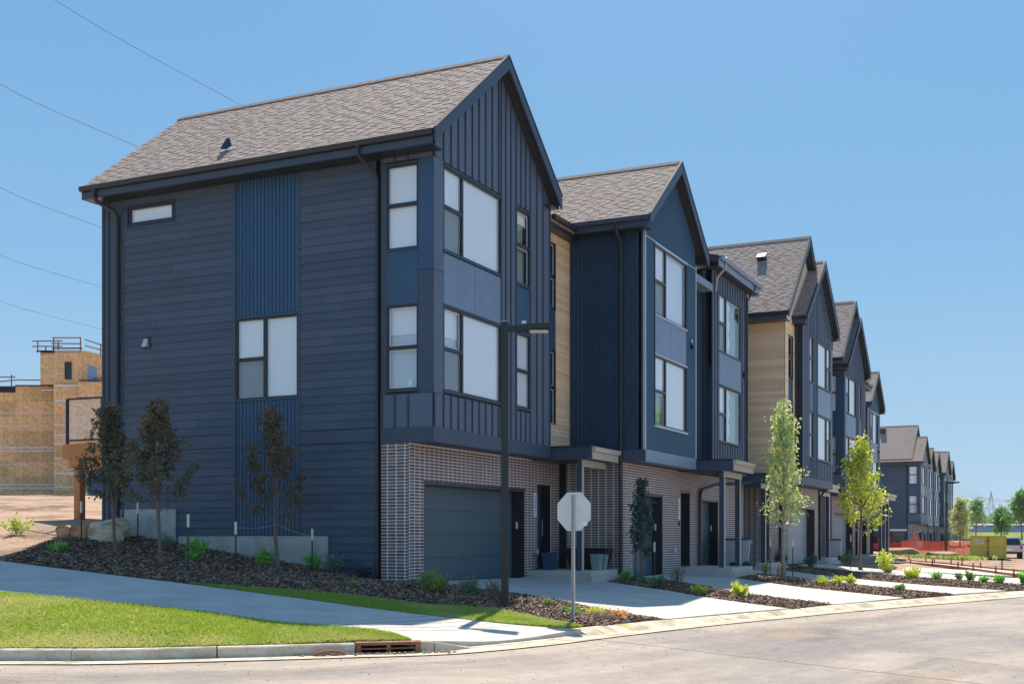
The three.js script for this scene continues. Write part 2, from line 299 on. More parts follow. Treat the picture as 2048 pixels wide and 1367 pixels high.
{ // one ground sheet to the horizon
  const axis = (lo, hi, step, far) => { const a = [lo]; let s = step; while (a[0] > -far) { s *= 1.45; a.unshift(a[0] - s); } for (let v = lo + step; v <= hi; v += step) a.push(v); s = step; while (a[a.length - 1] < far) { s *= 1.45; a.push(a[a.length - 1] + s); } return a; };
  const X = axis(-60, 20, 0.8, 2500), Z = axis(-120, 6, 0.8, 2500), b = mb(), P = [];
  for (const x of X) P.push(Z.map((z) => {
    const near = x > -34 && x < 20 && z > -66 && z < 10, k = near ? kerbDist(x, z) : 9;
    let y = H(x, z) - 0.07; if (near && k < 0.7) y = Math.min(y, -0.07); if (z > -8 && x > -34) y = -0.07;
    if (x < -24.6 && z < -24) y += 0.22 * (NZ2[(Math.abs(Math.round(x * 23)) % 512) * 512 + Math.abs(Math.round(z * 23)) % 512] - 0.4);
    return [x, y, z];
  }));
  for (let i = 0; i + 1 < X.length; i++) for (let j = 0; j + 1 < Z.length; j++) b.quad(P[i][j], P[i][j + 1], P[i + 1][j + 1], P[i + 1][j]);
  solo('ground', b, M.dirt, 'bare brown graded dirt around and behind the townhouses', 'ground', null, 'structure');
}
// draped sheet between two polylines of [x, z]
function polyAt(poly, t) {
  const L = [0]; for (let i = 1; i < poly.length; i++) L.push(L[i - 1] + Math.hypot(poly[i][0] - poly[i - 1][0], poly[i][1] - poly[i - 1][1]));
  const s = t * L[L.length - 1]; let k = 0; while (k < L.length - 2 && s > L[k + 1]) k++;
  const f = (s - L[k]) / (L[k + 1] - L[k] || 1); return [poly[k][0] + (poly[k + 1][0] - poly[k][0]) * f, poly[k][1] + (poly[k + 1][1] - poly[k][1]) * f];
}
function drape(b, A, B, nu, nv, off = 0, thick = 0, bulge = 0, t0 = 0, t1 = 1, hf = H) {
  const g = []; for (let i = 0; i <= nu; i++) { const t = t0 + (t1 - t0) * i / nu, p = polyAt(A, t), q = polyAt(B, t); g.push([...Array(nv + 1)].map((_, j) => { const f = j / nv, x = p[0] + (q[0] - p[0]) * f, z = p[1] + (q[1] - p[1]) * f; return [x, hf(x, z) + off + bulge * Math.sin(Math.PI * f), z]; })); }
  for (let i = 0; i < nu; i++) for (let j = 0; j < nv; j++) b.quad(g[i][j], g[i + 1][j], g[i + 1][j + 1], g[i][j + 1]);
  if (thick) {
    const dn = (p) => [p[0], p[1] - thick, p[2]], edge = (p, q) => b.quad(p, q, dn(q), dn(p));
    for (let i = 0; i < nu; i++) { edge(g[i][0], g[i + 1][0]); edge(g[i + 1][nv], g[i][nv]); }
    for (let j = 0; j < nv; j++) { edge(g[0][j + 1], g[0][j]); edge(g[nu][j], g[nu][j + 1]); }
  }
  return b;
}
const kerbSlice = (t0, t1, off, n = 24) => [...Array(n + 1)].map((_, i) => { const t = t0 + (t1 - t0) * i / n, p = kerbCurve.getPointAt(t), d = kerbCurve.getTangentAt(t); return [p.x + d.z * off, p.z - d.x * off]; });  // off > 0: towards the land
const kerbT = (x, z) => { let bi = 0, bd = 1e9; KP.forEach((p, i) => { const d = (p.x - x) ** 2 + (p.z - z) ** 2; if (d < bd) { bd = d; bi = i; } }); return bi / 320; };

// ---------------------------------------------------------------- road, kerb, walks, beds
{
  const far = KERB.map(([x, z], i) => [x + 16 + i * 1.2, Math.max(-62, z + 30 - i * 1.1)]);
  const b = mb(), near = kerbSlice(0, 1, -0.02, 120), nv = 14, total = kerbCurve.getLength(), rows = near.map((p, i) => { const q = polyAt(far, i / 120); return [...Array(nv + 1)].map((_, k) => { const f = k / nv; return [[p[0] + (q[0] - p[0]) * f, 0, p[1] + (q[1] - p[1]) * f], [i / 120 * total, f * Math.hypot(q[0] - p[0], q[1] - p[1])]]; }); });
  for (let i = 0; i < 120; i++) for (let k = 0; k < nv; k++) { const A = rows[i][k], B = rows[i + 1][k], C = rows[i + 1][k + 1], D = rows[i][k + 1]; for (const q of [A, C, B, A, D, C]) b.vert(q[0], [0, 1, 0], q[1]); }
  const road = solo('road', b, M.asphalt, 'dusty pale asphalt road curving past the townhouses', 'road', null, 'structure');
  const seam = mb(), pts = [[-8.5, -19.5], [-6.2, -18.3], [-3.5, -16.6], [-1, -15.2], [2, -13.5]];
  const w = pts.map(([x, z]) => [x + 0.02, z + 0.035]); drape(seam, pts, w, 24, 1, 0.004, 0, 0, 0, 1, () => 0); const sm1 = seam.build('seam', M.crack, road);
  const grit = new THREE.InstancedMesh(new THREE.IcosahedronGeometry(1, 0), M.chip, 900), gm = new THREE.Matrix4(), gq = new THREE.Quaternion(), gc = new THREE.Color();
  for (let i = 0; i < 900; i++) { const t = 0.12 + 0.6 * rnd(), p = kerbCurve.getPointAt(t), d = kerbCurve.getTangentAt(t), o = 0.5 + 9 * rnd() * rnd(), s = rr(0.004, 0.011) * (rnd() > 0.97 ? 2 : 1); gm.compose(V(p.x - d.z * o, 0.003, p.z + d.x * o), gq, V(s * 1.3, s * 0.7, s)); grit.setMatrixAt(i, gm); gc.setRGB(...lerp3([0.1, 0.07, 0.05], [0.45, 0.36, 0.28], rnd())); grit.setColorAt(i, gc); }
  grit.name = 'gravel'; grit.castShadow = true; scene.add(grit); tag(grit, 'loose grit scattered over the dusty road', 'gravel', null, 'stuff');
  // farther stretch of the road and the dusty yard beside it
  const b2 = mb(); drape(b2, [[-3, -82], [4, -66], [12, -60]], [[8, -110], [20, -95], [40, -80]], 12, 6, 0.02, 0, 0, 0, 1, () => 0.02);
  solo('dusty_yard', b2, M.asphalt, 'pale dusty paved yard beyond the yellow container', 'yard', null, 'structure');
}
const tRampA = kerbT(-8.9, -15.75), tRampB = kerbT(-7.75, -19.6);
{
  const kerb = thing('kerb', 'pale concrete kerb and gutter along the road edge', 'kerb', V(-9, 0, -16), null, 'structure');
  const total = kerbCurve.getLength(), N = Math.round(total / 2.0), tInA = kerbT(-9.66, -15.08), tInB = kerbT(-8.93, -15.74);
  const prof = (h, w, roll) => (t) => { const p = kerbCurve.getPointAt(t), d = kerbCurve.getTangentAt(t), q = (o, y) => [p.x + d.z * o, y, p.z - d.x * o]; return roll ? [q(0, 0.0), q(0.12, h * 0.45), q(0.3, h), q(w, h), q(w, -0.1)] : [q(0, -0.02), q(0.025, h - 0.02), q(0.05, h), q(w, h), q(w, -0.1)]; };
  const seg = (t0, t1, hA, hB, roll, mat, name) => {
    const b = mb(), n = 6, r = []; for (let i = 0; i <= n; i++) { const f = i / n; r.push(prof(hA + (hB - hA) * f, roll ? 0.45 : 0.2, roll)(t0 + (t1 - t0) * f)); }
    for (let i = 0; i < n; i++) for (let j = 0; j < 4; j++) b.quad(r[i][j], r[i + 1][j], r[i + 1][j + 1], r[i][j + 1]);
    for (const q of [r[0], r[n]]) for (let j = 1; j < 4; j++) b.tri(q[0], q[j], q[j + 1]);
    return b.build(name, mat, kerb);
  };
  const marks = [0, 0.02, 0.045]; for (let s = 0; s < total; s += 2.0) marks.push(s / total);
  const hAt = (t) => t < tInB ? 0.165 : t < tRampA + 0.012 ? 0.165 * (1 - sm(tInB, tRampA + 0.012, t)) + 0.02 : t < tRampB ? 0.025 : t < tRampB + 0.012 ? 0.11 : 0.1;
  const cuts = [...new Set([...marks, tInA, tInB, tRampA, (tRampA + tRampB) / 2, tRampB])].filter((t) => t >= 0 && t <= 1).sort((a, b) => a - b);
  for (let i = 0; i + 1 < cuts.length; i++) {
    const a = cuts[i] + 0.00012, c = cuts[i + 1] - 0.00012; if (c - a < 0.0005 || (a < tInB && c > tInA)) continue;
    seg(a, c, hAt(a), hAt(c), a > tRampB - 0.002, M.kerb, 'kerb_section');
  }
  const pan = mb(); drape(pan, kerbSlice(0, 1, 0.03, 160), kerbSlice(0, 1, -0.5, 160), 160, 2, 0, 0, 0, 0, 1, (x, z) => { const k = kerbDist(x, z); return 0.012 + Math.max(0, -k - 0.3) * 0.02; });
  pan.build('gutter_pan', M.gutterPan, kerb);
  for (const [x, z, w, m] of [[-7.5, -21.1, 0.16, M.markYellow], [-7.72, -20.1, 0.04, M.markRed]]) { const t0 = kerbT(x, z), b = mb(), r = [0, 1].map((k) => prof(0.104, 0.4, true)(t0 + k * w / total)); for (let j = 0; j < 3; j++) b.quad(...[r[0][j], r[1][j], r[1][j + 1], r[0][j + 1]].map((p) => [p[0], p[1] + 0.006, p[2]])); b.build('paint_mark', m, kerb); }
  // rusty iron inlet set in the kerb
  const pA = kerbCurve.getPointAt(tInA), pB = kerbCurve.getPointAt(tInB), len = pA.distanceTo(pB), dir = pB.clone().sub(pA).normalize(), nrm = V(dir.z, 0, -dir.x);
  const g = thing('storm_drain', 'rusty brown iron storm drain grate set in the kerb', 'storm drain', pA.clone().setY(0));
  const P = (s, y, o) => [pA.x + dir.x * s + nrm.x * o, y, pA.z + dir.z * s + nrm.z * o];
  const bar = (B, s0, s1, y0, y1, o0, o1) => B.hexa([P(s0, y0, o0), P(s1, y0, o0), P(s1, y0, o1), P(s0, y0, o1)], [P(s0, y1, o0), P(s1, y1, o0), P(s1, y1, o1), P(s0, y1, o1)]);
  const fr = mb(); bar(fr, 0, len, 0.135, 0.178, -0.02, 0.5); bar(fr, 0, 0.07, -0.03, 0.133, -0.02, 0.2); bar(fr, len - 0.08, len, -0.03, 0.133, -0.02, 0.2); bar(fr, 0.07, len - 0.08, -0.03, 0.025, -0.015, 0.06); fr.build('frame', M.rust, g);
  for (const y of [0.072]) { const q = mb(); bar(q, 0.07, len - 0.08, y, y + 0.02, -0.005, 0.03); q.build('bar', M.rust, g); }
  const q = mb(); bar(q, len * 0.5 - 0.03, len * 0.5 + 0.03, 0.026, 0.134, -0.012, 0.04); q.build('bar', M.rust, g);
  const hole = mb(); bar(hole, 0.07, len - 0.08, -0.03, 0.134, 0.34, 0.36); hole.build('back_plate', M.black, g);
  const rub = mb();
  for (let i = 0; i < 170; i++) { const s = rr(-0.9, len + 0.5), o = -Math.abs(gauss()) * 0.16 - 0.03, r = rr(0.008, 0.035), c = P(s, 0.02, o); const m = new THREE.IcosahedronGeometry(r, 0); m.scale(1, 0.7, 1); m.rotateY(rnd() * 6); const a = m.attributes.position.array; for (let k = 0; k < a.length; k += 9) rub.tri([a[k] + c[0], a[k + 1] + c[1], a[k + 2] + c[2]], [a[k + 3] + c[0], a[k + 4] + c[1], a[k + 5] + c[2]], [a[k + 6] + c[0], a[k + 7] + c[1], a[k + 8] + c[2]]); }
  solo('dirt_debris', rub, M.dirt, 'loose dirt and pebbles washed up before the drain', 'debris', null, 'stuff');
  const hoop = mb(); const hp = []; for (let i = 0; i <= 10; i++) { const a = Math.PI * i / 10; hp.push(P(-0.62 + 0.22 * (1 - Math.cos(a)), 0.02 + 0.055 * Math.sin(a), -0.16 - 0.02 * Math.sin(a * 2))); } hoop.tube(hp, 0.022, 8);
  solo('broken_pipe', hoop, M.rust, 'short curved brown pipe piece lying in the gutter by the drain', 'pipe');
}
const WALK_N = -19.05, WALK_S = -16.0;
const slabs = [];
{
  const walk = thing('sidewalk', 'pale concrete sidewalk running up beside the near townhouse', 'sidewalk', V(-9, 0.1, -17.5), null, 'structure');
  const edges = []; for (let x = -12.0; x > -46; x -= 3.2) edges.push(x);
  edges.forEach((x, i) => { const b = mb(); drape(b, [[x, WALK_N], [x - 3.185, WALK_N]], [[x, WALK_S], [x - 3.185, WALK_S]], 4, 4, 0.012, 0.1); b.build('paving_slab', i % 2 ? M.concrete : M.concreteB, walk); });
  // ramp slab fanning down to the kerb
  const lo = kerbSlice(tRampA - 0.004, tRampB, 0.19, 12).reverse();
  const b = mb(); drape(b, [[-11.985, WALK_N], [-11.985, WALK_S]], lo, 1, 1, 0, 0);
  const r2 = mb(), A = [[-11.985, WALK_N], [-11.985, -17.5], [-11.985, WALK_S]]; drape(r2, A, lo, 14, 10, 0.014, 0.1); r2.build('paving_slab', M.concrete, walk);
  const sc = mb(); for (let k = 0; k < 5; k++) { const f = 0.3 + 0.1 * k, at = (t, e) => { const p = polyAt(A, t), q = polyAt(lo, t); return [p[0] + (q[0] - p[0]) * (f + e), p[1] + (q[1] - p[1]) * (f + e)]; }; drape(sc, [0.06, 0.5, 0.94].map((t) => at(t, 0)), [0.06, 0.5, 0.94].map((t) => at(t, 0.012)), 8, 1, 0.0185); }
  sc.build('score_line', M.kerb, walk);
}
// driveways: left edge and right edge polylines from the house to the kerb
const DRIVES = [
  { L: [[-14.2, -25.05], [-11.5, -25.05], [-10.65, -24.8], [-9.6, -24.06], [-8.6, -23.45], [-7.45, -22.75]], R: [[-14.2, -33.1], [-12.27, -32.04], [-11.36, -31.42], [-10.06, -30.54], [-8.69, -29.15], [-7.09, -27.9], [-6.05, -27.25]] },
  { L: [[-12.3, -34.4], [-11.2, -34.5], [-9.57, -33.1], [-8.66, -31.88], [-6.98, -30.46], [-5.45, -29.45]], R: [[-12.3, -40.4], [-11.12, -39.35], [-10.58, -38.94], [-9.19, -37.33], [-7.53, -35.41], [-5.89, -34.2], [-4.3, -33.1]] },
  { L: [[-12.3, -44.2], [-11.3, -43.9], [-9.04, -42.1], [-6.75, -39.21], [-4.94, -37.14], [-3.3, -35.8]], R: [[-12.3, -49.5], [-11, -48], [-8.6, -45.4], [-6.3, -42.6], [-4.2, -40.3], [-2.1, -38.8]] },
  { L: [[-11.6, -53.3], [-9.6, -52], [-6.5, -48.9], [-3.4, -45.5], [-0.4, -42.6]], R: [[-11.6, -58.2], [-9.2, -57], [-6, -54], [-2.6, -50.4], [1.8, -46.4]] },
];
const driveLabels = ['wide concrete driveway of the nearest townhouse, shaded by its neighbour', 'second concrete driveway, beside the young tree with dark green leaves', 'third concrete driveway, past the tall pale green tree', 'fourth concrete driveway, past the yellow green tree'];
DRIVES.forEach((D, i) => {
  const d = thing('driveway', driveLabels[i], 'driveway', V(D.L[2][0], H(...D.L[2]), D.L[2][1]), null, 'structure');
  for (const [a, c, m] of [[0, 0.5, M.concreteB], [0.5, 1, M.concrete]]) { const b = mb(); drape(b, D.L, D.R, 10, 8, 0.015, 0.1, 0, a + (a ? 0.0015 : 0), c); b.build('paving_slab', m, d); }
});
// planting beds of wood mulch
const BEDS = [
  { A: [[-21.7, -19.22], [-20.5, -19.2], [-18.7, -19.2], [-15.63, -19.2], [-14.76, -20], [-14.1, -20.5], [-13.3, -20.75], [-12.4, -20.9], [-11.8, -20.95], [-11.4, -21.7], [-10.9, -22.1], [-10, -21.7], [-8.75, -20.75], [-7.95, -20.6]], B: [[-23.2, -22.3], [-23.3, -24.3], [-22, -24.5], [-19, -24.5], [-15.3, -24.5], [-14.4, -24.9], [-14.3, -25.2], [-13, -25.0], [-11.6, -24.95], [-10.65, -24.7], [-9.6, -23.96], [-8.6, -23.35], [-7.6, -22.75]], nu: 60, nv: 12, n: 17000, label: 'dark bark mulch bed along the foundation of the nearest townhouse', bulge: 0.05 },
  { A: [[-12.7, -33.45], [-12.27, -32.12], [-11.36, -31.5], [-10.06, -30.62], [-8.69, -29.25], [-7.09, -28.0], [-6.0, -27.3]], B: [[-12.4, -34.3], [-11.2, -34.4], [-9.57, -33.0], [-8.66, -31.8], [-6.98, -30.38], [-5.5, -29.4]], nu: 20, nv: 6, n: 5200, label: 'bark mulch strip between the first and second driveways', bulge: 0.03 },
  { A: [[-12.2, -40.5], [-11.12, -39.45], [-10.58, -39.03], [-9.19, -37.42], [-7.53, -35.5], [-5.89, -34.28], [-4.25, -33.15]], B: [[-12.2, -44.1], [-11.3, -43.8], [-9.04, -42.0], [-6.75, -39.11], [-4.94, -37.04], [-3.35, -35.75]], nu: 20, nv: 8, n: 6500, label: 'bark mulch strip around the tall pale green tree', bulge: 0.03 },
  { A: [[-11.9, -49.6], [-11, -48.1], [-8.6, -45.5], [-6.3, -42.7], [-4.2, -40.4], [-2.05, -38.9]], B: [[-11.6, -53.2], [-9.6, -51.9], [-6.5, -48.8], [-3.4, -45.4], [-0.45, -42.5]], nu: 20, nv: 8, n: 6500, label: 'bark mulch strip around the yellow green tree', bulge: 0.03 },
];
const chipG = new THREE.BoxGeometry(1, 1, 1);
BEDS.forEach((B) => {
  const b = mb(); drape(b, B.A, B.B, B.nu, B.nv, -0.005, 0.05, B.bulge); const bed = solo('mulch_bed', b, M.mulchSoil, B.label, 'mulch bed', null, 'structure');
  const im = new THREE.InstancedMesh(chipG, M.chip, B.n), m4 = new THREE.Matrix4(), q = new THREE.Quaternion(), e = new THREE.Euler(), c = new THREE.Color();
  for (let i = 0; i < B.n; i++) {
    const t = rnd(), f = rnd(), p = polyAt(B.A, t), r = polyAt(B.B, t), x = p[0] + (r[0] - p[0]) * f, z = p[1] + (r[1] - p[1]) * f, s = rr(0.6, 1.5);
    e.set(rr(-0.5, 0.5), rnd() * 6.28, rr(-0.45, 0.45)); q.setFromEuler(e);
    m4.compose(V(x, H(x, z) + B.bulge * Math.sin(Math.PI * f) + rr(0, 0.035), z), q, V(0.075 * s, 0.012, rr(0.014, 0.03) * s)); im.setMatrixAt(i, m4);
    const v = rnd(); v > 0.93 ? c.setRGB(0.36, 0.26, 0.17) : c.setRGB(...lerp3([0.045, 0.027, 0.02], [0.6, 0.36, 0.23], Math.pow(v, 1.7))); im.setColorAt(i, c);
  }
  im.name = 'mulch'; im.receiveShadow = im.castShadow = true; scene.add(im); tag(im, 'loose bark chips on the ' + B.label.replace(/^dark |^/, ''), 'mulch', null, 'stuff');
});
// lawns
function lawn(A, B, nu, nv, n, label, lo, hi) {
  const b = mb(); drape(b, A, B, nu, nv, 0.0, 0.05); const base = solo('lawn', b, M.grassSoil, label, 'lawn', null, 'structure');
  const g = mb(); for (let k = 0; k < 5; k++) { const a = k * 1.3, x = 0.03 * Math.cos(a * 2.1), z = 0.03 * Math.sin(a * 1.7), dx = Math.cos(a), dz = Math.sin(a), l = 0.7 + 0.12 * k; g.tri([x - dz * 0.09, 0, z + dx * 0.09], [x + dz * 0.09, 0, z - dx * 0.09], [x + dx * 0.4, l, z + dz * 0.4]); }
  const gg = g.geo(false), im = new THREE.InstancedMesh(gg, M.blade, n), m4 = new THREE.Matrix4(), q = new THREE.Quaternion(), c = new THREE.Color();
  for (let i = 0; i < n; i++) {
    const t = rnd(), f = rnd(), p = polyAt(A, t), r = polyAt(B, t), x = p[0] + (r[0] - p[0]) * f, z = p[1] + (r[1] - p[1]) * f, s = rr(0.03, 0.06);
    q.setFromAxisAngle(V(0, 1, 0), rnd() * 6.28); m4.compose(V(x, H(x, z), z), q, V(s * 1.2, s, s * 1.2)); im.setMatrixAt(i, m4);
    const k = NZ[(Math.abs(Math.round(x * 60)) % 512) * 512 + Math.abs(Math.round(z * 60)) % 512], dry = sm(0.48, 0.7, k) * 0.5 + (rnd() > 0.9 ? 0.35 : 0);
    c.setRGB(...lerp3(lerp3(lo, hi, rnd()), [0.8, 0.66, 0.34], dry)); im.setColorAt(i, c);
  }
  im.name = 'grass'; im.receiveShadow = im.castShadow = true; scene.add(im); tag(im, 'short grass of the ' + label, 'grass', null, 'stuff'); return base;
}
{
  const back = kerbSlice(0.0, tRampA - 0.004, 0.2, 40).map((p) => p);
  const S = [[-40, WALK_S + 0.02], [-30, WALK_S + 0.02], [-22, WALK_S + 0.02], [-12, WALK_S + 0.02], [-9.6, -15.92]];
  lawn(back, S, 60, 10, 62000, 'sunlit lawn strip between kerb and sidewalk', [0.23, 0.36, 0.02], [0.52, 0.6, 0.05]);
  lawn([[-16.3, -19.08], [-15, -19.08], [-12.0, -19.08], [-10.6, -19.35], [-8.2, -20.2]], [[-16.0, -19.12], [-14.76, -19.98], [-14.1, -20.48], [-13.3, -20.73], [-12.4, -20.88], [-11.8, -20.93], [-11.4, -21.65], [-10.9, -22.05], [-10, -21.65], [-8.75, -20.73]], 40, 6, 16000, 'green lawn wedge between sidewalk and mulch bed', [0.2, 0.35, 0.02], [0.44, 0.57, 0.05]);
}

// ---------------------------------------------------------------- facade helpers
const PX = (c) => ({ box: (b, u0, u1, y0, y1, d0, d1) => b.box(c + d0, c + d1, y0, y1, u0, u1), pt: (u, y, d) => [c + d, y, u], ax: 'x', c });   // faces +x, u is z
const PZ = (c) => ({ box: (b, u0, u1, y0, y1, d0, d1) => b.box(u0, u1, y0, y1, c + d0, c + d1), pt: (u, y, d) => [u, y, c + d], ax: 'z', c });   // faces +z, u is x
const srt = (a, b) => a < b ? [a, b] : [b, a];
const hole = (a, b, y0, y1) => { const [u0, u1] = srt(a, b); return { u0, u1, y0, y1 }; };
function gaps(lo, hi, cuts) { // [lo, hi] minus intervals
  let r = [[lo, hi]]; for (const [a, b] of cuts) r = r.flatMap(([p, q]) => b <= p || a >= q ? [[p, q]] : [[p, a], [b, q]].filter(([x, y]) => y - x > 0.004)); return r;
}
function cells(u0, u1, y0, y1, holes) {
  [u0, u1] = srt(u0, u1); const e = [u0, u1]; for (const h of holes) for (const u of [h.u0, h.u1]) if (u > u0 + 1e-4 && u < u1 - 1e-4) e.push(u); e.sort((a, b) => a - b);
  const out = []; for (let i = 0; i + 1 < e.length; i++) { if (e[i + 1] - e[i] < 1e-3) continue; const m = (e[i] + e[i + 1]) / 2; for (const [a, b] of gaps(y0, y1, holes.filter((h) => h.u0 < m && h.u1 > m).map((h) => [h.y0, h.y1]))) out.push([e[i], e[i + 1], a, b]); }
  return out;
}
function sheet(P, parent, name, mat, u0, u1, y0, y1, holes, d0, d1) { const b = mb(); for (const [a, c, p, q] of cells(u0, u1, y0, y1, holes)) P.box(b, a, c, p, q, d0, d1); return b.build(name, mat, parent); }
const camD = (p) => Math.hypot(p[0], p[1] - 1.75, p[2]);
// a window: a frame with panes, white inner frames, blinds; lights are [u0, u1, y0, y1, kind]
function win(P, parent, a, b2, y0, y1, lights, lod = 0, label) {
  const [u0, u1] = srt(a, b2), b = mb(), L = lights.map(([p, q, r, s, k]) => [...srt(p, q), r, s, k]);
  for (const [p, q, r, s] of cells(u0, u1, y0, y1, L.map(([p, q, r, s]) => ({ u0: p, u1: q, y0: r, y1: s })))) P.box(b, p, q, r, s, -0.15, 0.014);
  const w = b.build('window', M.frame, parent); if (label) w.userData.label = label;
  for (const [p, q, r, s, kind] of L) {
    const g = mb(); g.quad(P.pt(p, r, -0.035), P.pt(q, r, -0.035), P.pt(q, s, -0.035), P.pt(p, s, -0.035)); g.build('pane', M.glass, w);
    const f = mb(), t = 0.035; for (const [x0, x1, z0, z1] of cells(p, q, r, s, [{ u0: p + t, u1: q - t, y0: r + t, y1: s - t }])) P.box(f, x0, x1, z0, z1, -0.06, -0.045); f.build('inner_frame', M.white, w);
    const bl = (m, n, uu0, uu1, yy0, yy1, d) => { const k = mb(); P.box(k, uu0, uu1, yy0, yy1, d - 0.01, d); return k.build(n, m, w); };
    if (kind === 'screen') { const k = mb(); k.quad(P.pt(p, r, -0.012), P.pt(q, r, -0.012), P.pt(q, s, -0.012), P.pt(p, s, -0.012)); k.build('insect_screen', M.screen, w); bl(M.blindGrey, 'blind', p, q, r, s, -0.075); }
    else if (kind === 'room') { bl(M.room, 'room_wall', p, q, r, s, -0.19); bl(M.blind, 'blind', p, q, s - 0.33 * (s - r), s, -0.12); }
    else if (kind === 'green') bl(M.room, 'room_wall', p, q, r, s, -0.16);
    else if (kind === 'curtain') { const k = mb(), n = 16; for (let i = 0; i < n; i++) { const x = (j) => p + (q - p) * j / n, d = (j) => -0.115 - 0.022 * (j % 2); k.quad(P.pt(x(i), r, d(i)), P.pt(x(i + 1), r, d(i + 1)), P.pt(x(i + 1), s, d(i + 1)), P.pt(x(i), s, d(i))); } k.build('curtain', M.curtain, w); }
    else if (kind === 'half') { bl(M.blind, 'blind', p, q, r + 0.3 * (s - r), s, -0.12); bl(M.blindGrey, 'room_wall', p, q, r, s, -0.145); }
    else if (kind === 'drawn') { const k = mb(), n = 10, m = q - (q - p) * 0.42, wv = (j) => m + 0.1 * Math.sin(j * 1.9); for (let i = 0; i < n; i++) { const yy = (j) => r + (s - r) * j / n; k.quad(P.pt(wv(i), yy(i), -0.12), P.pt(q, yy(i), -0.13), P.pt(q, yy(i + 1), -0.13), P.pt(wv(i + 1), yy(i + 1), -0.12)); } k.build('curtain', M.curtain, w); bl(M.room, 'room_wall', p, q, r, s, -0.19); }
    else if (kind === 'sill') { bl(M.blindGrey, 'blind', p, q, r, s, -0.12); bl(M.white, 'jar', p + 0.62 * (q - p), p + 0.8 * (q - p), r + 0.05, r + 0.2, -0.085); }
    else bl(M.blind, 'blind', p, q, r, s, -0.07);
  }
  return w;
}
// tall window group: left column of two lights, wide light, in metres along the wall
function pairWin(P, parent, zf, s0, s1, yb, yt, ym, kinds, lod, split = 0.31, flip = false) {
  const m = s0 + (s1 - s0) * (flip ? 1 - split : split), t = 0.045, A = flip ? [m + t, s1 - t] : [s0 + t, m - t], B = flip ? [s0 + t, m - t] : [m + t, s1 - t];
  return win(P, parent, zf(s0), zf(s1), yb, yt, [[zf(A[0]), zf(A[1]), ym + t, yt - t, kinds[0]], [zf(A[0]), zf(A[1]), yb + t, ym - t, kinds[1]], [zf(B[0]), zf(B[1]), yb + t, yt - t, kinds[2]]], lod);
}
const stackWin = (P, parent, a, b, yb, yt, ym, kinds, lod) => { const [u0, u1] = srt(a, b), t = 0.045; return win(P, parent, u0, u1, yb, yt, [[u0 + t, u1 - t, ym + t, yt - t, kinds[0]], [u0 + t, u1 - t, yb + t, ym - t, kinds[1]]], lod); };
// stack-bond brickwork: the nearest bricks are meshes of their own
function brickWall(P, parent, a, b2, y0, y1, holes, nParts, org, mEnd = 0) {
  const [u0, u1] = srt(a, b2), wall = sheet(P, parent, 'brick_wall', M.mortar, u0, u1 - mEnd, y0, y1, holes, -0.1, 0), pu = 0.2377, py = 0.0773, ju = 0.031, jy = 0.02, list = [], o = org ?? u0;
  for (let y = y0; y < y1 - 0.03; y += py) {
    const yc = y + py / 2, free = gaps(u0, u1, holes.filter((h) => h.y0 < yc && h.y1 > yc).map((h) => [h.u0, h.u1]));
    for (let k = Math.floor((u0 - o) / pu); k <= (u1 - o) / pu; k++) for (const [p, q] of free) { const x0 = Math.max(p, o + k * pu + ju / 2), x1 = Math.min(q, o + (k + 1) * pu - ju / 2); if (x1 - x0 > 0.03) list.push([x0, x1, y + jy / 2, Math.min(y1, y + py - jy / 2), camD(P.pt((x0 + x1) / 2, yc, 0))]); }
  }
  list.sort((p, q) => p[4] - q[4]);
  const G = {}; const share = (w, h) => { const key = w.toFixed(3) + h.toFixed(3); if (!G[key]) { const k = mb(), keep = ORG; ORG = V(0, 0, 0); const Q = P.ax === 'x' ? PX(0) : PZ(0); Q.box(k, -w / 2, w / 2, -h / 2, h / 2, -0.002, 0.004); G[key] = k.geo(); ORG = keep; } return G[key]; };
  const rest = mb();
  list.forEach(([x0, x1, p, q], i) => {
    if (i < nParts) { const m = new THREE.Mesh(share(x1 - x0, q - p), M.brick[(rnd() * 3) | 0]); m.name = 'brick'; m.position.set(...P.pt((x0 + x1) / 2, (p + q) / 2, rr(0, 0.0015))).sub(ORG); m.castShadow = m.receiveShadow = true; wall.add(m); }
    else P.box(rest, x0, x1, p, q, -0.002, 0.004 + rr(0, 0.0015));
  });
  if (rest.p.length) rest.build('brick', M.brick[0], wall, 'stuff');
  return wall;
}
function planks(P, parent, a, b2, y0, y1, pitch, holes, mats, wallName = 'siding_wall', topFn) {
  const [u0, u1] = srt(a, b2), wall = sheet(P, parent, wallName, M.sheath, u0, u1, y0, y1, holes, -0.2, -0.006);
  for (let y = y0, i = 0; y < y1 - 0.02; y += pitch, i++) {
    const yt = Math.min(y1, y + pitch), yc = (y + yt) / 2;
    const runs = gaps(u0, u1, holes.filter((h) => h.y0 < yc && h.y1 > yc).map((h) => [h.u0, h.u1])).flatMap(([p, q]) => { if (q - p < 1.9 || pitch < 0.15 || rnd() < 0.45) return [[p, q]]; const m = p + (q - p) * rr(0.25, 0.75); return [[p, m - 0.002], [m + 0.002, q]]; });
    for (const [p, q] of runs) {
      const b = mb(), e = rr(0, 0.003), pt = (u, yy, d) => P.pt(u, yy, d);
      b.hexa([pt(p, y + 0.006, 0.026 + e), pt(q, y + 0.006, 0.026 + e), pt(q, y + 0.006, -0.004), pt(p, y + 0.006, -0.004)], [pt(p, yt + 0.006, 0.008), pt(q, yt + 0.006, 0.008), pt(q, yt + 0.006, -0.004), pt(p, yt + 0.006, -0.004)]);
      b.build('plank', mats[(rnd() * mats.length) | 0], wall);
    }
  }
  return wall;
}
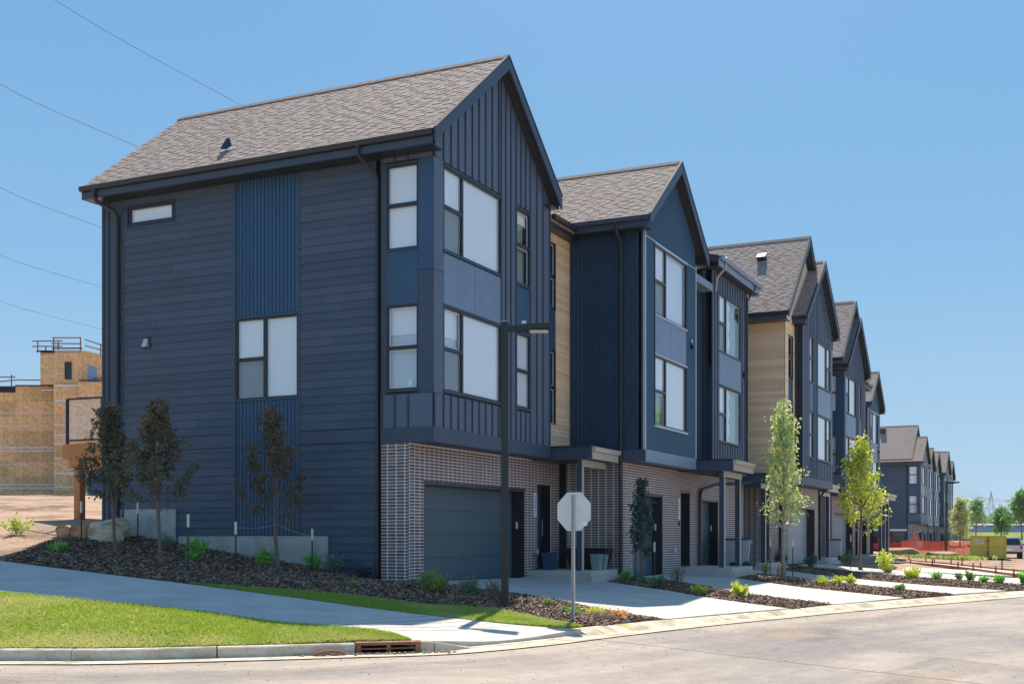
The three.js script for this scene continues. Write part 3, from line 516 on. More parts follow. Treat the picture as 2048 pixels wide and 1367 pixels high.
// boards between battens, cut round the holes and under a sloping top
function battens(P, parent, us, y0, topFn, holes, lod, ends = [true, true], bmat = M.board) {
  us = [...us].sort((a, b) => a - b); const yT = (u) => topFn ? topFn(u) : 0, bw = 0.024;
  const all = [...us]; for (const h of holes) for (const u of [h.u0, h.u1]) if (u > us[0] + 1e-3 && u < us[us.length - 1] - 1e-3) all.push(u);
  const uq = [...new Set(all.map((u) => Math.round(u * 1e4) / 1e4))].sort((a, b) => a - b), bb = lod ? mb() : null;
  const put = (a, c, lo, k0, k1, d0, d1, name, mat) => { const b = bb ?? mb(); b.hexa([P.pt(a, lo, d1), P.pt(c, lo, d1), P.pt(c, lo, d0), P.pt(a, lo, d0)], [P.pt(a, k0, d1), P.pt(c, k1, d1), P.pt(c, k1, d0), P.pt(a, k0, d0)]); if (!bb) b.build(name, mat, parent); };
  for (let i = 0; i + 1 < uq.length; i++) {
    const a = uq[i], c = uq[i + 1], m = (a + c) / 2; if (c - a < 0.01) continue;
    for (const [p, q] of gaps(y0, Math.max(yT(a), yT(c), yT(m)), holes.filter((h) => h.u0 < m && h.u1 > m).map((h) => [h.y0, h.y1]))) { const top = q > Math.max(yT(a), yT(c), yT(m)) - 1e-6; if (!top || Math.min(yT(a), yT(c)) > p) put(a, c, p, top ? yT(a) : q, top ? yT(c) : q, -0.005, 0.012, 'board', rnd() > 0.5 ? M.board : M.boardB); }
  }
  us.forEach((u, i) => { if ((i === 0 && !ends[0]) || (i === us.length - 1 && !ends[1])) return; for (const [p, q] of gaps(y0, yT(u), holes.filter((h) => h.u0 < u - 0.012 && h.u1 > u + 0.012).map((h) => [h.y0, h.y1]))) { const top = q > yT(u) - 1e-6; if (q - p > 0.05) put(u - bw, u + bw, p, top ? yT(u - bw) : q, top ? yT(u + bw) : q, 0.013, 0.042, 'batten', M.batten); } });
  if (bb) bb.build('board_cladding', bmat, parent, 'stuff');
}
function corrugated(P, parent, name, a, b2, y0, topFn, pitch, ribw, depth, holes, mat) {
  const [u0, u1] = srt(a, b2), br = [[u0, 0]]; for (let u = u0 + pitch * 0.4; u < u1 - ribw * 1.6; u += pitch) br.push([u, 0], [u + ribw * 0.3, depth], [u + ribw, depth], [u + ribw * 1.3, 0]); br.push([u1, 0]);
  const dAt = (u) => { for (let i = 0; i + 1 < br.length; i++) if (u >= br[i][0] && u <= br[i + 1][0]) return br[i][1] + (br[i + 1][1] - br[i][1]) * (u - br[i][0]) / (br[i + 1][0] - br[i][0] || 1); return 0; };
  const e = [...br.map((q) => q[0])]; for (const h of holes) for (const u of [h.u0, h.u1]) if (u > u0 && u < u1) e.push(u); e.sort((x, y) => x - y);
  const b = mb(), f = typeof topFn === 'function' ? topFn : () => topFn;
  for (let i = 0; i + 1 < e.length; i++) { const p = e[i], q = e[i + 1]; if (q - p < 1e-4) continue; const m = (p + q) / 2, tm = f(m); for (const [lo, hi] of gaps(y0, tm, holes.filter((h) => h.u0 < m && h.u1 > m).map((h) => [h.y0, h.y1]))) { const top = hi > tm - 1e-6; b.quad(P.pt(p, lo, dAt(p)), P.pt(q, lo, dAt(q)), P.pt(q, top ? f(q) : hi, dAt(q)), P.pt(p, top ? f(p) : hi, dAt(p))); } }
  return b.build(name, mat, parent);
}
// gable roof with its ridge along x; shingles on the slope that faces +z
function gableRoof(parent, o) { // o: x0 back, x1 front, zr, yr, zs (near eave), zn (far eave), ye, nParts, lod
  const { x0, x1, zr, yr, zs, zn } = o, m = (yr - o.ye) / (zs - zr), ye = o.ye, yn = yr - m * (zr - zn), th = 0.2;
  const b = mb(); b.prism('x', [[zs, ye], [zr, yr], [zn, yn], [zn, yn - th], [zr, yr - th - 0.03], [zs, ye - th]], x0, x1);
  const roof = b.build('roof', M.roofDeck, parent);
  const rake = (za, ya, zb, yb, name) => { const r = mb(); r.prism('x', [[za, ya + 0.015], [zb, yb + 0.015], [zb, yb - 0.36], [za, ya - 0.28]], x1 + 0.002, x1 + 0.042); r.build(name, M.trim, parent); const c = mb(); c.prism('x', [[za, ya + 0.04], [zb, yb + 0.04], [zb, yb + 0.017], [za, ya + 0.017]], x1 - 0.02, x1 + 0.06); c.build('drip_edge', M.sheath, parent); };
  rake(zs + 0.01, ye - 0.01, zr, yr, 'rake_board'); rake(zr, yr, zn - 0.01, yn - 0.01, 'rake_board');
  for (const [z, y, sgn] of [[zs, ye, 1], [zn, yn, -1]]) {
    const g = mb(); const q = (a, c) => [z + sgn * a, y + c];
    g.prism('x', [q(0.004, -0.03), q(0.12, -0.03), q(0.13, -0.045), q(0.12, -0.06), q(0.1, -0.15), q(0.004, -0.16)], x0, x1 - 0.02); g.build('gutter', o.gutterMat ?? M.gutter, parent);
    const f = mb(); f.box(x0, x1 - 0.05, y - 0.33, y - 0.17, z - sgn * 0.03, z + sgn * 0.004); f.build('fascia_board', M.trim, parent);
    const so = mb(); so.box(x0 + 0.01, x1 - 0.06, y - 0.35, y - 0.332, z, z - sgn * (o.over ?? 0.5)); so.build('soffit', M.gutter, parent);
  }
  const cap = mb(); for (let x = x0; x < x1 - 0.1; x += 0.3) { const e = 0.012; cap.prism('x', [[zr - 0.14, yr - 0.14 * m + 0.018], [zr, yr + 0.026], [zr + 0.14, yr - 0.14 * m + 0.018], [zr + 0.14, yr - 0.14 * m + 0.034 + e], [zr, yr + 0.048 + e], [zr - 0.14, yr - 0.14 * m + 0.034 + e]], x, x + 0.29); } cap.build('ridge_cap', M.shingle[2], roof);
  // shingle courses
  const L = Math.hypot(zs - zr, yr - ye), uz = (zr - zs) / L, uy = (yr - ye) / L, nz = uy, ny = -uz, exp = 0.152, out = mb(), list = [];
  const P3 = (x, v, h) => [x, ye + uy * v + ny * h, zs + uz * v + nz * h];
  const slab = (B, xa, xb, v0, v1, h0, h1) => B.hexa([P3(xa, v0, 0.001), P3(xb, v0, 0.001), P3(xb, v1, 0.001), P3(xa, v1, 0.001)], [P3(xa, v0, h0), P3(xb, v0, h0), P3(xb, v1, h1), P3(xa, v1, h1)]);
  const pal = [[0.38, 0.285, 0.235], [0.42, 0.32, 0.265], [0.31, 0.23, 0.19], [0.4, 0.305, 0.255], [0.36, 0.275, 0.23]];
  const xv = o.xVis ?? x0;
  for (let v = -0.02, k = 0; v < L - 0.05; v += exp, k++) {
    out.cur = pal[k % 2 ? 3 : 4]; slab(out, x0, x1 + 0.02, v, Math.min(L, v + exp + 0.02), 0.008, 0.003);
    for (let x = xv + rr(0, 0.3); x < x1 - 0.05;) { const w = rr(0.14, 0.36), xe = Math.min(x + w, x1 + 0.01); list.push([x, xe, v + 0.004, Math.min(L, v + exp + 0.012), camD(P3((x + xe) / 2, v, 0)), (rnd() * 5) | 0]); x += w + rr(0.12, 0.4); }
  }
  list.sort((p, q) => p[4] - q[4]);
  list.forEach(([xa, xb, v0, v1, , c], i) => { if (i < (o.nParts ?? 0)) { const s = mb(); slab(s, xa, xb, v0, v1, 0.016, 0.006); s.build('shingle', M.shingle[c], roof); } else { out.cur = pal[c]; slab(out, xa, xb, v0, v1, 0.016, 0.006); } });
  if (o.far) for (let v = -0.02; v < L - 0.05; v += exp) { const z2 = (zz) => 2 * zr - zz; out.cur = pal[(rnd() * 5) | 0]; const q = (x, vv, h) => { const p = P3(x, vv, h); return [p[0], p[1], z2(p[2])]; }; out.hexa([q(x0, v, 0.001), q(x1, v, 0.001), q(x1, v + exp, 0.001), q(x0, v + exp, 0.001)], [q(x0, v, 0.012), q(x1, v, 0.012), q(x1, v + exp, 0.004), q(x0, v + exp, 0.004)]); }
  out.build('shingle', M.shingleV, roof, 'stuff');
  return { roof, P3, L, m };
}
const pipe = (parent, pts, r = 0.04, mat = M.gutter, name = 'downspout') => { const b = mb(); b.tube(pts, r, 8); return b.build(name, mat, parent); };
// flat entrance canopy on posts, with a step below
function canopy(parent, o) { // o: xb wall, xf front, zs near, zn far, yt top, yg ground, posts [z...], stoop
  const { xb, xf, zs, zn, yt } = o, slab = mb(); slab.box(xb, xf, yt - 0.36, yt - 0.02, zn, zs); slab.build('canopy_roof', M.trim, parent);
  const fl = mb(); fl.box(xb, xf - 0.02, yt - 0.018, yt + 0.03, zn + 0.01, zs + 0.03); fl.build('canopy_cap', M.gutter, parent);
  const g = mb(); g.prism('z', [[xf + 0.003, yt - 0.02], [xf + 0.11, yt - 0.02], [xf + 0.12, yt - 0.04], [xf + 0.1, yt - 0.15], [xf + 0.003, yt - 0.15]], zn, zs); g.build('gutter', M.litTaupe, parent);  // gutter and fascia paler than the slab: light on the front painted in
  const fa = mb(); fa.box(xf + 0.002, xf + 0.03, yt - 0.36, yt - 0.154, zn, zs); fa.build('fascia_board', M.litTaupe, parent);
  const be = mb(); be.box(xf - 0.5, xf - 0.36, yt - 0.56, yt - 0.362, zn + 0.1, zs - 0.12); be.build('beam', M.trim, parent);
  const bf = mb(); bf.box(xf - 0.358, xf - 0.345, yt - 0.56, yt - 0.362, zn + 0.1, zs - 0.12); bf.build('beam_lit_face', M.litTaupe, parent);  // thin added strip, paints the beam's brighter lit front
  for (const z of o.posts) { const p = mb(); p.box(xf - 0.52, xf - 0.36, o.yg, yt - 0.562, z - 0.075, z + 0.075); p.build('post', M.trim, parent); const e = mb(); e.box(xf - 0.358, xf - 0.347, o.yg, yt - 0.562, z - 0.07, z + 0.07); e.build('post_lit_face', M.litTaupe, parent); }  // each dark post gets an added pale strip as its painted lit side
  if (o.stoop !== false) { const s = mb(); s.box(xb - 0.3, xf + 0.12, o.yg - 0.32, o.yg - 0.15, zn - 0.1, zs + 0.32); s.build('stoop_step', M.concreteB, parent); const s2 = mb(); s2.box(xb - 0.3, xf, o.yg - 0.149, o.yg, zn - 0.05, zs + 0.12); s2.build('stoop', M.concrete, parent); }
}
function wallLamp(P, parent, u, y) { const b = mb(), q = P.pt; b.hexa([q(u - 0.09, y - 0.11, 0.13), q(u + 0.09, y - 0.11, 0.13), q(u + 0.09, y - 0.11, 0.02), q(u - 0.09, y - 0.11, 0.02)], [q(u - 0.06, y + 0.1, 0.06), q(u + 0.06, y + 0.1, 0.06), q(u + 0.06, y + 0.1, 0.02), q(u - 0.06, y + 0.1, 0.02)]); return b; }
const LV = [[8.53, 10.53, 9.58], [5.21, 7.21, 6.21]];

// ---------------------------------------------------------------- house type with the wide gable (A)
function houseA(o) { // X front plane, Z0 near edge, mir, lod, xb back, base
  const W = 6.74, { X, Z0, lod } = o, zf = o.mir ? (s) => Z0 - W + s : (s) => Z0 - s, Zn = Z0 - W, xb = o.xb ?? X - 10.25, yg = o.yg ?? 0.6;
  const h = thing('townhouse', o.label, 'townhouse', V(X, yg, Z0), o.group), F = PX(X), S = PZ(Z0), G = PX(X - 0.67);
  const ridge = Z0 - 3.37, ye = 11.08, yr = 14.1, m = (yr - ye) / 3.87, top = (u) => yr - 0.24 - m * Math.abs(u - ridge), yw = 10.72;
  const core = mb(); core.box(xb + 0.02, X - 0.2, 3.97, yw, Zn + 0.02, Z0 - 0.21); core.box(xb + 0.02, X - 1.2, -0.3, 3.96, Zn + 0.02, Z0 - 0.21); core.prism('x', [[Z0 - 0.21, yw - 0.01], [ridge, yr - 0.3], [Zn + 0.02, yw - 0.01]], xb + 0.02, X - 0.2); core.build('inner_wall', M.sheath, h);
  const holes = []; for (const [a, b] of LV) { holes.push(hole(zf(0.47), zf(3.57), a, b), hole(zf(4.48), zf(5.38), a, b)); }
  sheet(F, h, 'front_wall', M.sheath, Zn, Z0, 4.31, 10.72, holes, -0.2, -0.006);
  const gp = mb(); gp.prism('x', [[Z0, 10.721], [Z0, top(Z0)], [ridge, top(ridge)], [Zn, top(Zn)], [Zn, 10.721]], X - 0.2, X - 0.006); gp.build('gable_wall', M.sheath, h);
  LV.forEach(([a, b, c], i) => {
    const k = o.kinds?.[i] ?? ['blind', 'screen', 'blind', 'blind', 'blind'];
    pairWin(F, h, zf, 0.47, 3.57, a, b, c, k, lod);
    stackWin(F, h, zf(4.48), zf(5.38), a, b, c, [k[3], k[4]], lod);
  });
  // boards and battens
  const P = [hole(zf(-0.01), zf(3.57), 5.11, 10.63), hole(zf(4.48), zf(5.38), 5.11, 10.63)], us = []; for (let s = 0.47, i = 0; i < 9; i++, s += 3.1 / 8.4) us.push(zf(s)); us.push(zf(3.57), zf(3.85), zf(4.16), zf(4.48), zf(4.78), zf(5.08), zf(5.38), zf(5.82), zf(6.24), zf(0.03), zf(6.71));
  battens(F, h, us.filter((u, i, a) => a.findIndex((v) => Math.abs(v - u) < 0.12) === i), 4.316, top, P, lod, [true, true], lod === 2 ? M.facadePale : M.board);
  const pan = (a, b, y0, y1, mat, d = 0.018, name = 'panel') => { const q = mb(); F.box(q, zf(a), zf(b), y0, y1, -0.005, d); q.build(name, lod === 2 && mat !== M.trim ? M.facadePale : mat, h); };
  pan(0.0, 0.46, 8.0, 10.62, M.board, 0.014, 'corner_board'); pan(0.0, 0.46, 5.12, 7.985, M.board, 0.014, 'corner_board');
  pan(0.475, 2.06, 7.27, 8.46, M.panel); pan(2.075, 3.565, 7.27, 8.46, M.panel); pan(4.49, 5.37, 7.27, 8.46, M.panelBlue);
  for (const [a, b] of LV) { pan(0.44, 3.6, b + 0.002, b + 0.045, M.trim, 0.035, 'window_head'); pan(0.44, 3.6, a - 0.045, a - 0.002, M.trim, 0.045, 'window_sill'); pan(4.46, 5.4, a - 0.045, a - 0.002, M.trim, 0.045, 'window_sill'); pan(4.46, 5.4, b + 0.002, b + 0.045, M.trim, 0.035, 'window_head'); }
  const tb = mb(); F.box(tb, Zn, Z0, 3.96, 4.31, -0.3, 0.03); tb.build('band_board', M.trim, h);
  const so = mb(); so.box(X - 0.72, X - 0.301, 3.965, 4.0, Zn, Z0 - 0.01); so.build('overhang_soffit', M.trim, h);
  // ground floor
  const gh = [hole(zf(0.74), zf(6.49), -0.3, 3.02)], end = o.mir ? Zn : Zn; if (!o.mir) gh.push(hole(zf(7.39), zf(8.34), -0.3, 3.26));
  const zEnd = o.mir ? Zn : Z0 - 9.0;
  brickWall(G, h, zEnd, Z0, yg - 0.4, 3.96, gh, lod ? 0 : 200, Z0 - 0.2377 * 40 - 0.05);
  const gd = mb(), dk = o.doorMat ?? M.door; G.box(gd, zf(0.74), zf(6.49), yg - 0.1, 3.02, -0.46, -0.4); const door = gd.build('garage_door', dk, h);
  for (let i = 0; i < 4; i++) { const q = mb(), y0 = yg + i * (3.0 - yg) / 4; G.box(q, zf(0.8), zf(6.43), y0 + 0.009, y0 + (3.0 - yg) / 4 - 0.009, -0.399, -0.372); q.build('panel', dk, door); }
  for (const s of [0.741, 6.489]) { const q = mb(); G.box(q, zf(s), zf(s + (s < 1 ? 0.03 : -0.03)), yg - 0.1, 3.019, -0.399, -0.002); q.build('jamb', M.doorDark, h); }
  { const q = mb(); G.box(q, zf(0.7), zf(6.53), 3.021, 3.1, -0.45, 0.012); q.build('lintel', M.gutter, h); }
  if (!lod) { const k = mb(); k.box(X - 0.86, X - 0.92, 1.97, 2.16, zf(6.46) + 0.004, zf(6.46) + 0.034); k.build('keypad', M.white, h); }
  if (!o.mir) { // entrance door, timber clad recess above it
    const d = mb(); G.box(d, zf(7.39), zf(8.34), yg + 0.12, 3.26, -0.32, -0.26); const dd = d.build('front_door', M.doorDark, h);
    const gl = mb(); G.box(gl, zf(7.5), zf(8.1), yg + 0.75, 3.0, -0.258, -0.25); gl.build('pane', M.panelBlue, dd); const hn = mb(); hn.tube([G.pt(zf(8.2), 1.75, -0.22), G.pt(zf(8.2), 2.0, -0.2), G.pt(zf(8.2), 2.25, -0.22)], 0.012); hn.build('handle', M.silver, dd);
    for (const s of [7.391, 8.339]) { const q = mb(); G.box(q, zf(s), zf(s + (s < 8 ? 0.02 : -0.02)), yg, 3.258, -0.259, -0.002); q.build('jamb', M.black, h); }
    const wx = X - 0.34, R = PX(wx), wz0 = zf(6.76), wz1 = zf(9.05), wh = [hole(zf(6.9), zf(7.95), 8.4, 10.35), hole(zf(6.9), zf(7.95), 5.0, 7.2), hole(zf(6.9), zf(7.95), 7.22, 8.38)];
    planks(R, h, wz0, wz1, 3.97, 10.75, 0.12, wh, [M.wood, M.woodB], 'timber_wall');
    stackWin(R, h, zf(6.9), zf(7.95), 8.4, 10.35, 9.35, ['green', 'green'], lod); stackWin(R, h, zf(6.9), zf(7.95), 5.0, 7.2, 6.1, ['green', 'green'], lod);
    const q = mb(); R.box(q, zf(6.9), zf(7.95), 7.22, 8.38, -0.02, 0.0); q.build('panel', M.panelBlue, h);
    const rc = mb(); rc.box(xb, wx - 0.21, 3.97, 10.7, zf(9.05), Zn - 0.001); rc.box(xb, X - 1.2, -0.3, 3.965, zf(9.05), Zn - 0.001); rc.build('inner_wall', M.sheath, h);
    const rr2 = mb(); const z0 = Zn + 0.2, z1 = zf(9.3); rr2.hexa([[wx + 0.35, 10.72, z0], [wx + 0.35, 10.72, z1], [wx - 6, 13.6, z1], [wx - 6, 13.6, z0]], [[wx + 0.35, 10.9, z0], [wx + 0.35, 10.9, z1], [wx - 6, 13.8, z1], [wx - 6, 13.8, z0]]); rr2.build('valley_roof', M.shingle[0], h);
    const ge = mb(); ge.box(wx + 0.352, wx + 0.47, 10.8, 10.93, Zn - 0.12, zf(9.0)); ge.box(wx - 0.05, wx + 0.35, 10.6, 10.7, Zn - 0.06, zf(9.0)); ge.build('gutter', M.gutter, h);
  }
  // side wall facing the side street
  if (o.side) {
    const xs = (d) => X - d, SH = []; for (const [a, b] of LV) SH.push(hole(xs(1.27), xs(0.4), a, b));
    sheet(S, h, 'side_wall', M.sheath, xs(1.43), X - 0.001, 4.31, 10.78, SH, -0.2, -0.006);
    LV.forEach(([a, b, c], i) => stackWin(S, h, xs(1.27), xs(0.4), a, b, c, i ? ['half', 'sill'] : ['blind', 'blind'], lod));
    const sp = (a, b, y0, y1, mat, d = 0.016, name = 'panel') => { const q = mb(); S.box(q, xs(a), xs(b), y0, y1, -0.005, d); q.build(name, mat, h); };
    sp(0.4, 0, 8.0, 10.62, M.panelBlue, 0.014, 'corner_board'); sp(0.4, 0, 5.12, 7.985, M.trim, 0.014, 'corner_board'); sp(1.43, 1.27, 5.12, 10.62, M.trim, 0.012, 'corner_board');
    sp(1.27, 0.41, 7.255, 8.49, M.panelBlue); for (const [a, b] of LV) { sp(1.3, 0.38, a - 0.04, a - 0.002, M.trim, 0.04, 'window_sill'); sp(1.3, 0.38, b + 0.002, b + 0.04, M.trim, 0.03, 'window_head'); }
    battens(S, h, [xs(1.4), xs(1.04), xs(0.68), xs(0.02)], 4.316, () => 5.11, [], lod, [true, false]); battens(S, h, [xs(1.4), xs(1.04), xs(0.68), xs(0.02)], 10.63, () => 10.76, [], lod, [true, false]);
    const t2 = mb(); S.box(t2, xs(1.43), X + 0.03, 3.96, 4.31, 0.001, 0.03); t2.build('band_board', M.trim, h);
    brickWall(S, h, xs(1.43), xs(0.67), yg - 0.35, 3.96, [], lod ? 0 : 160, xs(1.43) + 0.184 - 0.2377, 0.101);
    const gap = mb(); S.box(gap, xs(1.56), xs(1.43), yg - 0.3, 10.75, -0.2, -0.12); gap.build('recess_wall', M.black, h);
    const SW = M, mats = [M.siding, M.siding2, M.siding3], xl = xs(9.45), xa = xs(5.76), xc = xs(3.78), xd = xs(1.57), P0 = 0.205;
    const sm0 = lod ? [] : [hole(xs(9.28), xs(7.76), 10.02, 10.49)];
    planks(S, h, xl, xa, 2.47, 4.0, P0, [], mats); planks(S, h, xl, xa, 4.345, 10.76, P0, sm0, mats); planks(S, h, xs(7.6), xa, 1.76, 2.47, P0, [], mats);
    planks(S, h, xc, xd, 1.76, 4.0, P0, [], mats); planks(S, h, xc, xd, 4.345, 10.76, P0, [], mats); planks(S, h, xs(2.85), xd, 0.55, 1.76, P0, [], mats);
    for (const [a, b] of [[xl, xa], [xc, xd]]) { const q = mb(); S.box(q, a, b, 4.02, 4.325, -0.1, 0.024); q.build('band_board', M.siding, h); const z = mb(); S.box(z, a, b, 4.326, 4.345, -0.1, 0.036); S.box(z, a, b, 4.001, 4.019, -0.1, 0.03); z.build('flashing', M.gutter, h); }
    // vertical slot of ribbed metal with its window
    const slot = [hole(xa, xc, 5.2, 7.24)]; sheet(S, h, 'slot_wall', M.sheath, xa, xc, 1.76, 10.76, slot, -0.2, -0.03);
    for (const [a, b] of [[1.77, 5.154], [7.281, 10.76]]) corrugated(S, h, 'metal_cladding', xa + 0.03, xc - 0.03, a, b, 0.115, 0.036, 0.024, [], M.metalBlue);
    for (const x of [xa, xc]) { const q = mb(); q.box(x - 0.03, x + 0.03, 1.76, 10.75, S.c - 0.1, S.c + 0.03); q.build('corner_trim', M.trim, h); }
    pairWin(S, h, (s) => xa + 0.035 + s, 0, xc - xa - 0.07, 5.2, 7.24, 6.21, ['blind', 'screen', 'blind'], lod, 0.47);
    for (const [a, b] of [[5.155, 5.198], [7.242, 7.28]]) { const q = mb(); S.box(q, xa + 0.031, xc - 0.031, a, b, -0.1, 0.045); q.build('window_trim', M.trim, h); }
    if (!lod) {
      win(S, h, xs(9.28), xs(7.76), 10.02, 10.49, [[xs(9.22), xs(7.82), 10.08, 10.43, 'blind']]);
      { const q = mb(); for (const [a, b, c, d] of cells(xs(9.34), xs(7.7), 9.96, 10.55, [hole(xs(9.28), xs(7.76), 10.02, 10.49)])) S.box(q, a, b, c, d, -0.05, 0.034); q.build('window_trim', M.frame, h); }
      const wl = wallLamp(S, h, xs(8.66), 6.86).build('wall_lamp', M.flash, h); const hb = mb(); S.box(hb, xs(8.78), xs(8.52), 6.7, 7.0, 0.02, 0.03); hb.build('lamp_plate', M.frame, wl);
    }
    // back corner boards and the concrete foundation that steps down the slope
    sheet(S, h, 'corner_wall', M.siding2, xb + 0.02, xl, 2.0, 10.76, [], -0.2, 0.0);
    for (const x of [xb + 0.06, xb + 0.24, xl - 0.03]) { const q = mb(); q.box(x - 0.03, x + 0.03, 2.0, 10.75, S.c, S.c + 0.03); q.build('batten', M.batten, h); }
    const fd = mb(); fd.box(xb + 0.4, xs(7.68), 0.3, 2.469, S.c - 0.3, S.c + 0.015); fd.box(xs(7.6), xs(2.92), 0.2, 1.757, S.c - 0.3, S.c + 0.015); fd.build('foundation_wall', M.foundation, h);
    for (const [a, y0, y1] of [[xs(7.64), 1.75, 2.47], [xs(2.885), 0.5, 1.757]]) { const q = mb(); q.box(a - 0.035, a + 0.035, y0, y1, S.c - 0.1, S.c + 0.028); q.build('corner_trim', M.trim, h); }
    const fx = X - 1.5;
    pipe(h, [[fx - 0.22, 10.95, Z0 + 0.56], [fx - 0.22, 10.75, Z0 + 0.56], [fx - 0.2, 10.66, Z0 + 0.5], [fx - 0.02, 10.38, Z0 + 0.12], [fx, 10.25, Z0 + 0.07], [fx, 8, Z0 + 0.07], [fx, 0.8, Z0 + 0.07]], 0.045);
    const bx = xb + 0.62; pipe(h, [[bx - 0.35, 10.95, Z0 + 0.56], [bx - 0.35, 10.75, Z0 + 0.56], [bx - 0.3, 10.62, Z0 + 0.5], [bx - 0.02, 10.4, Z0 + 0.14], [bx, 10.25, Z0 + 0.08], [bx, 6, Z0 + 0.08], [bx, 2.35, Z0 + 0.08], [bx + 0.1, 2.2, Z0 + 0.14], [bx + 0.12, 1.7, Z0 + 0.15]], 0.06);
  }
  const rf = gableRoof(h, { x0: xb - 0.22, x1: X + 0.3, zr: ridge, yr, zs: Z0 + 0.5, zn: Zn - 0.12, ye, nParts: lod ? 0 : 300, over: 0.55 });
  if (o.vent) { const c = rf.P3(X - 6.25, 0.98, 0.03), v = mb(), q = (x, y, z) => [c[0] + x * 0.62, c[1] + y * 0.9, c[2] + z * 0.62]; v.hexa([q(-0.22, 0.0, 0.14), q(0.1, -0.02, 0.12), q(0.2, 0.12, -0.12), q(-0.1, 0.12, -0.12)], [q(-0.14, 0.12, 0.1), q(0.02, 0.14, 0.1), q(0.13, 0.34, -0.04), q(-0.03, 0.34, -0.04)]); v.build('roof_vent', M.gutter, h); const fl = mb(), a = rf.P3(X - 6.42, 0.86, 0.03), b = rf.P3(X - 6.02, 0.86, 0.03), d = rf.P3(X - 6.02, 1.12, 0.03), e = rf.P3(X - 6.42, 1.12, 0.03); fl.quad(a, b, d, e); fl.build('vent_flashing', M.flash, h); }
  h.position.y += o.dy ?? 0; return h;
}

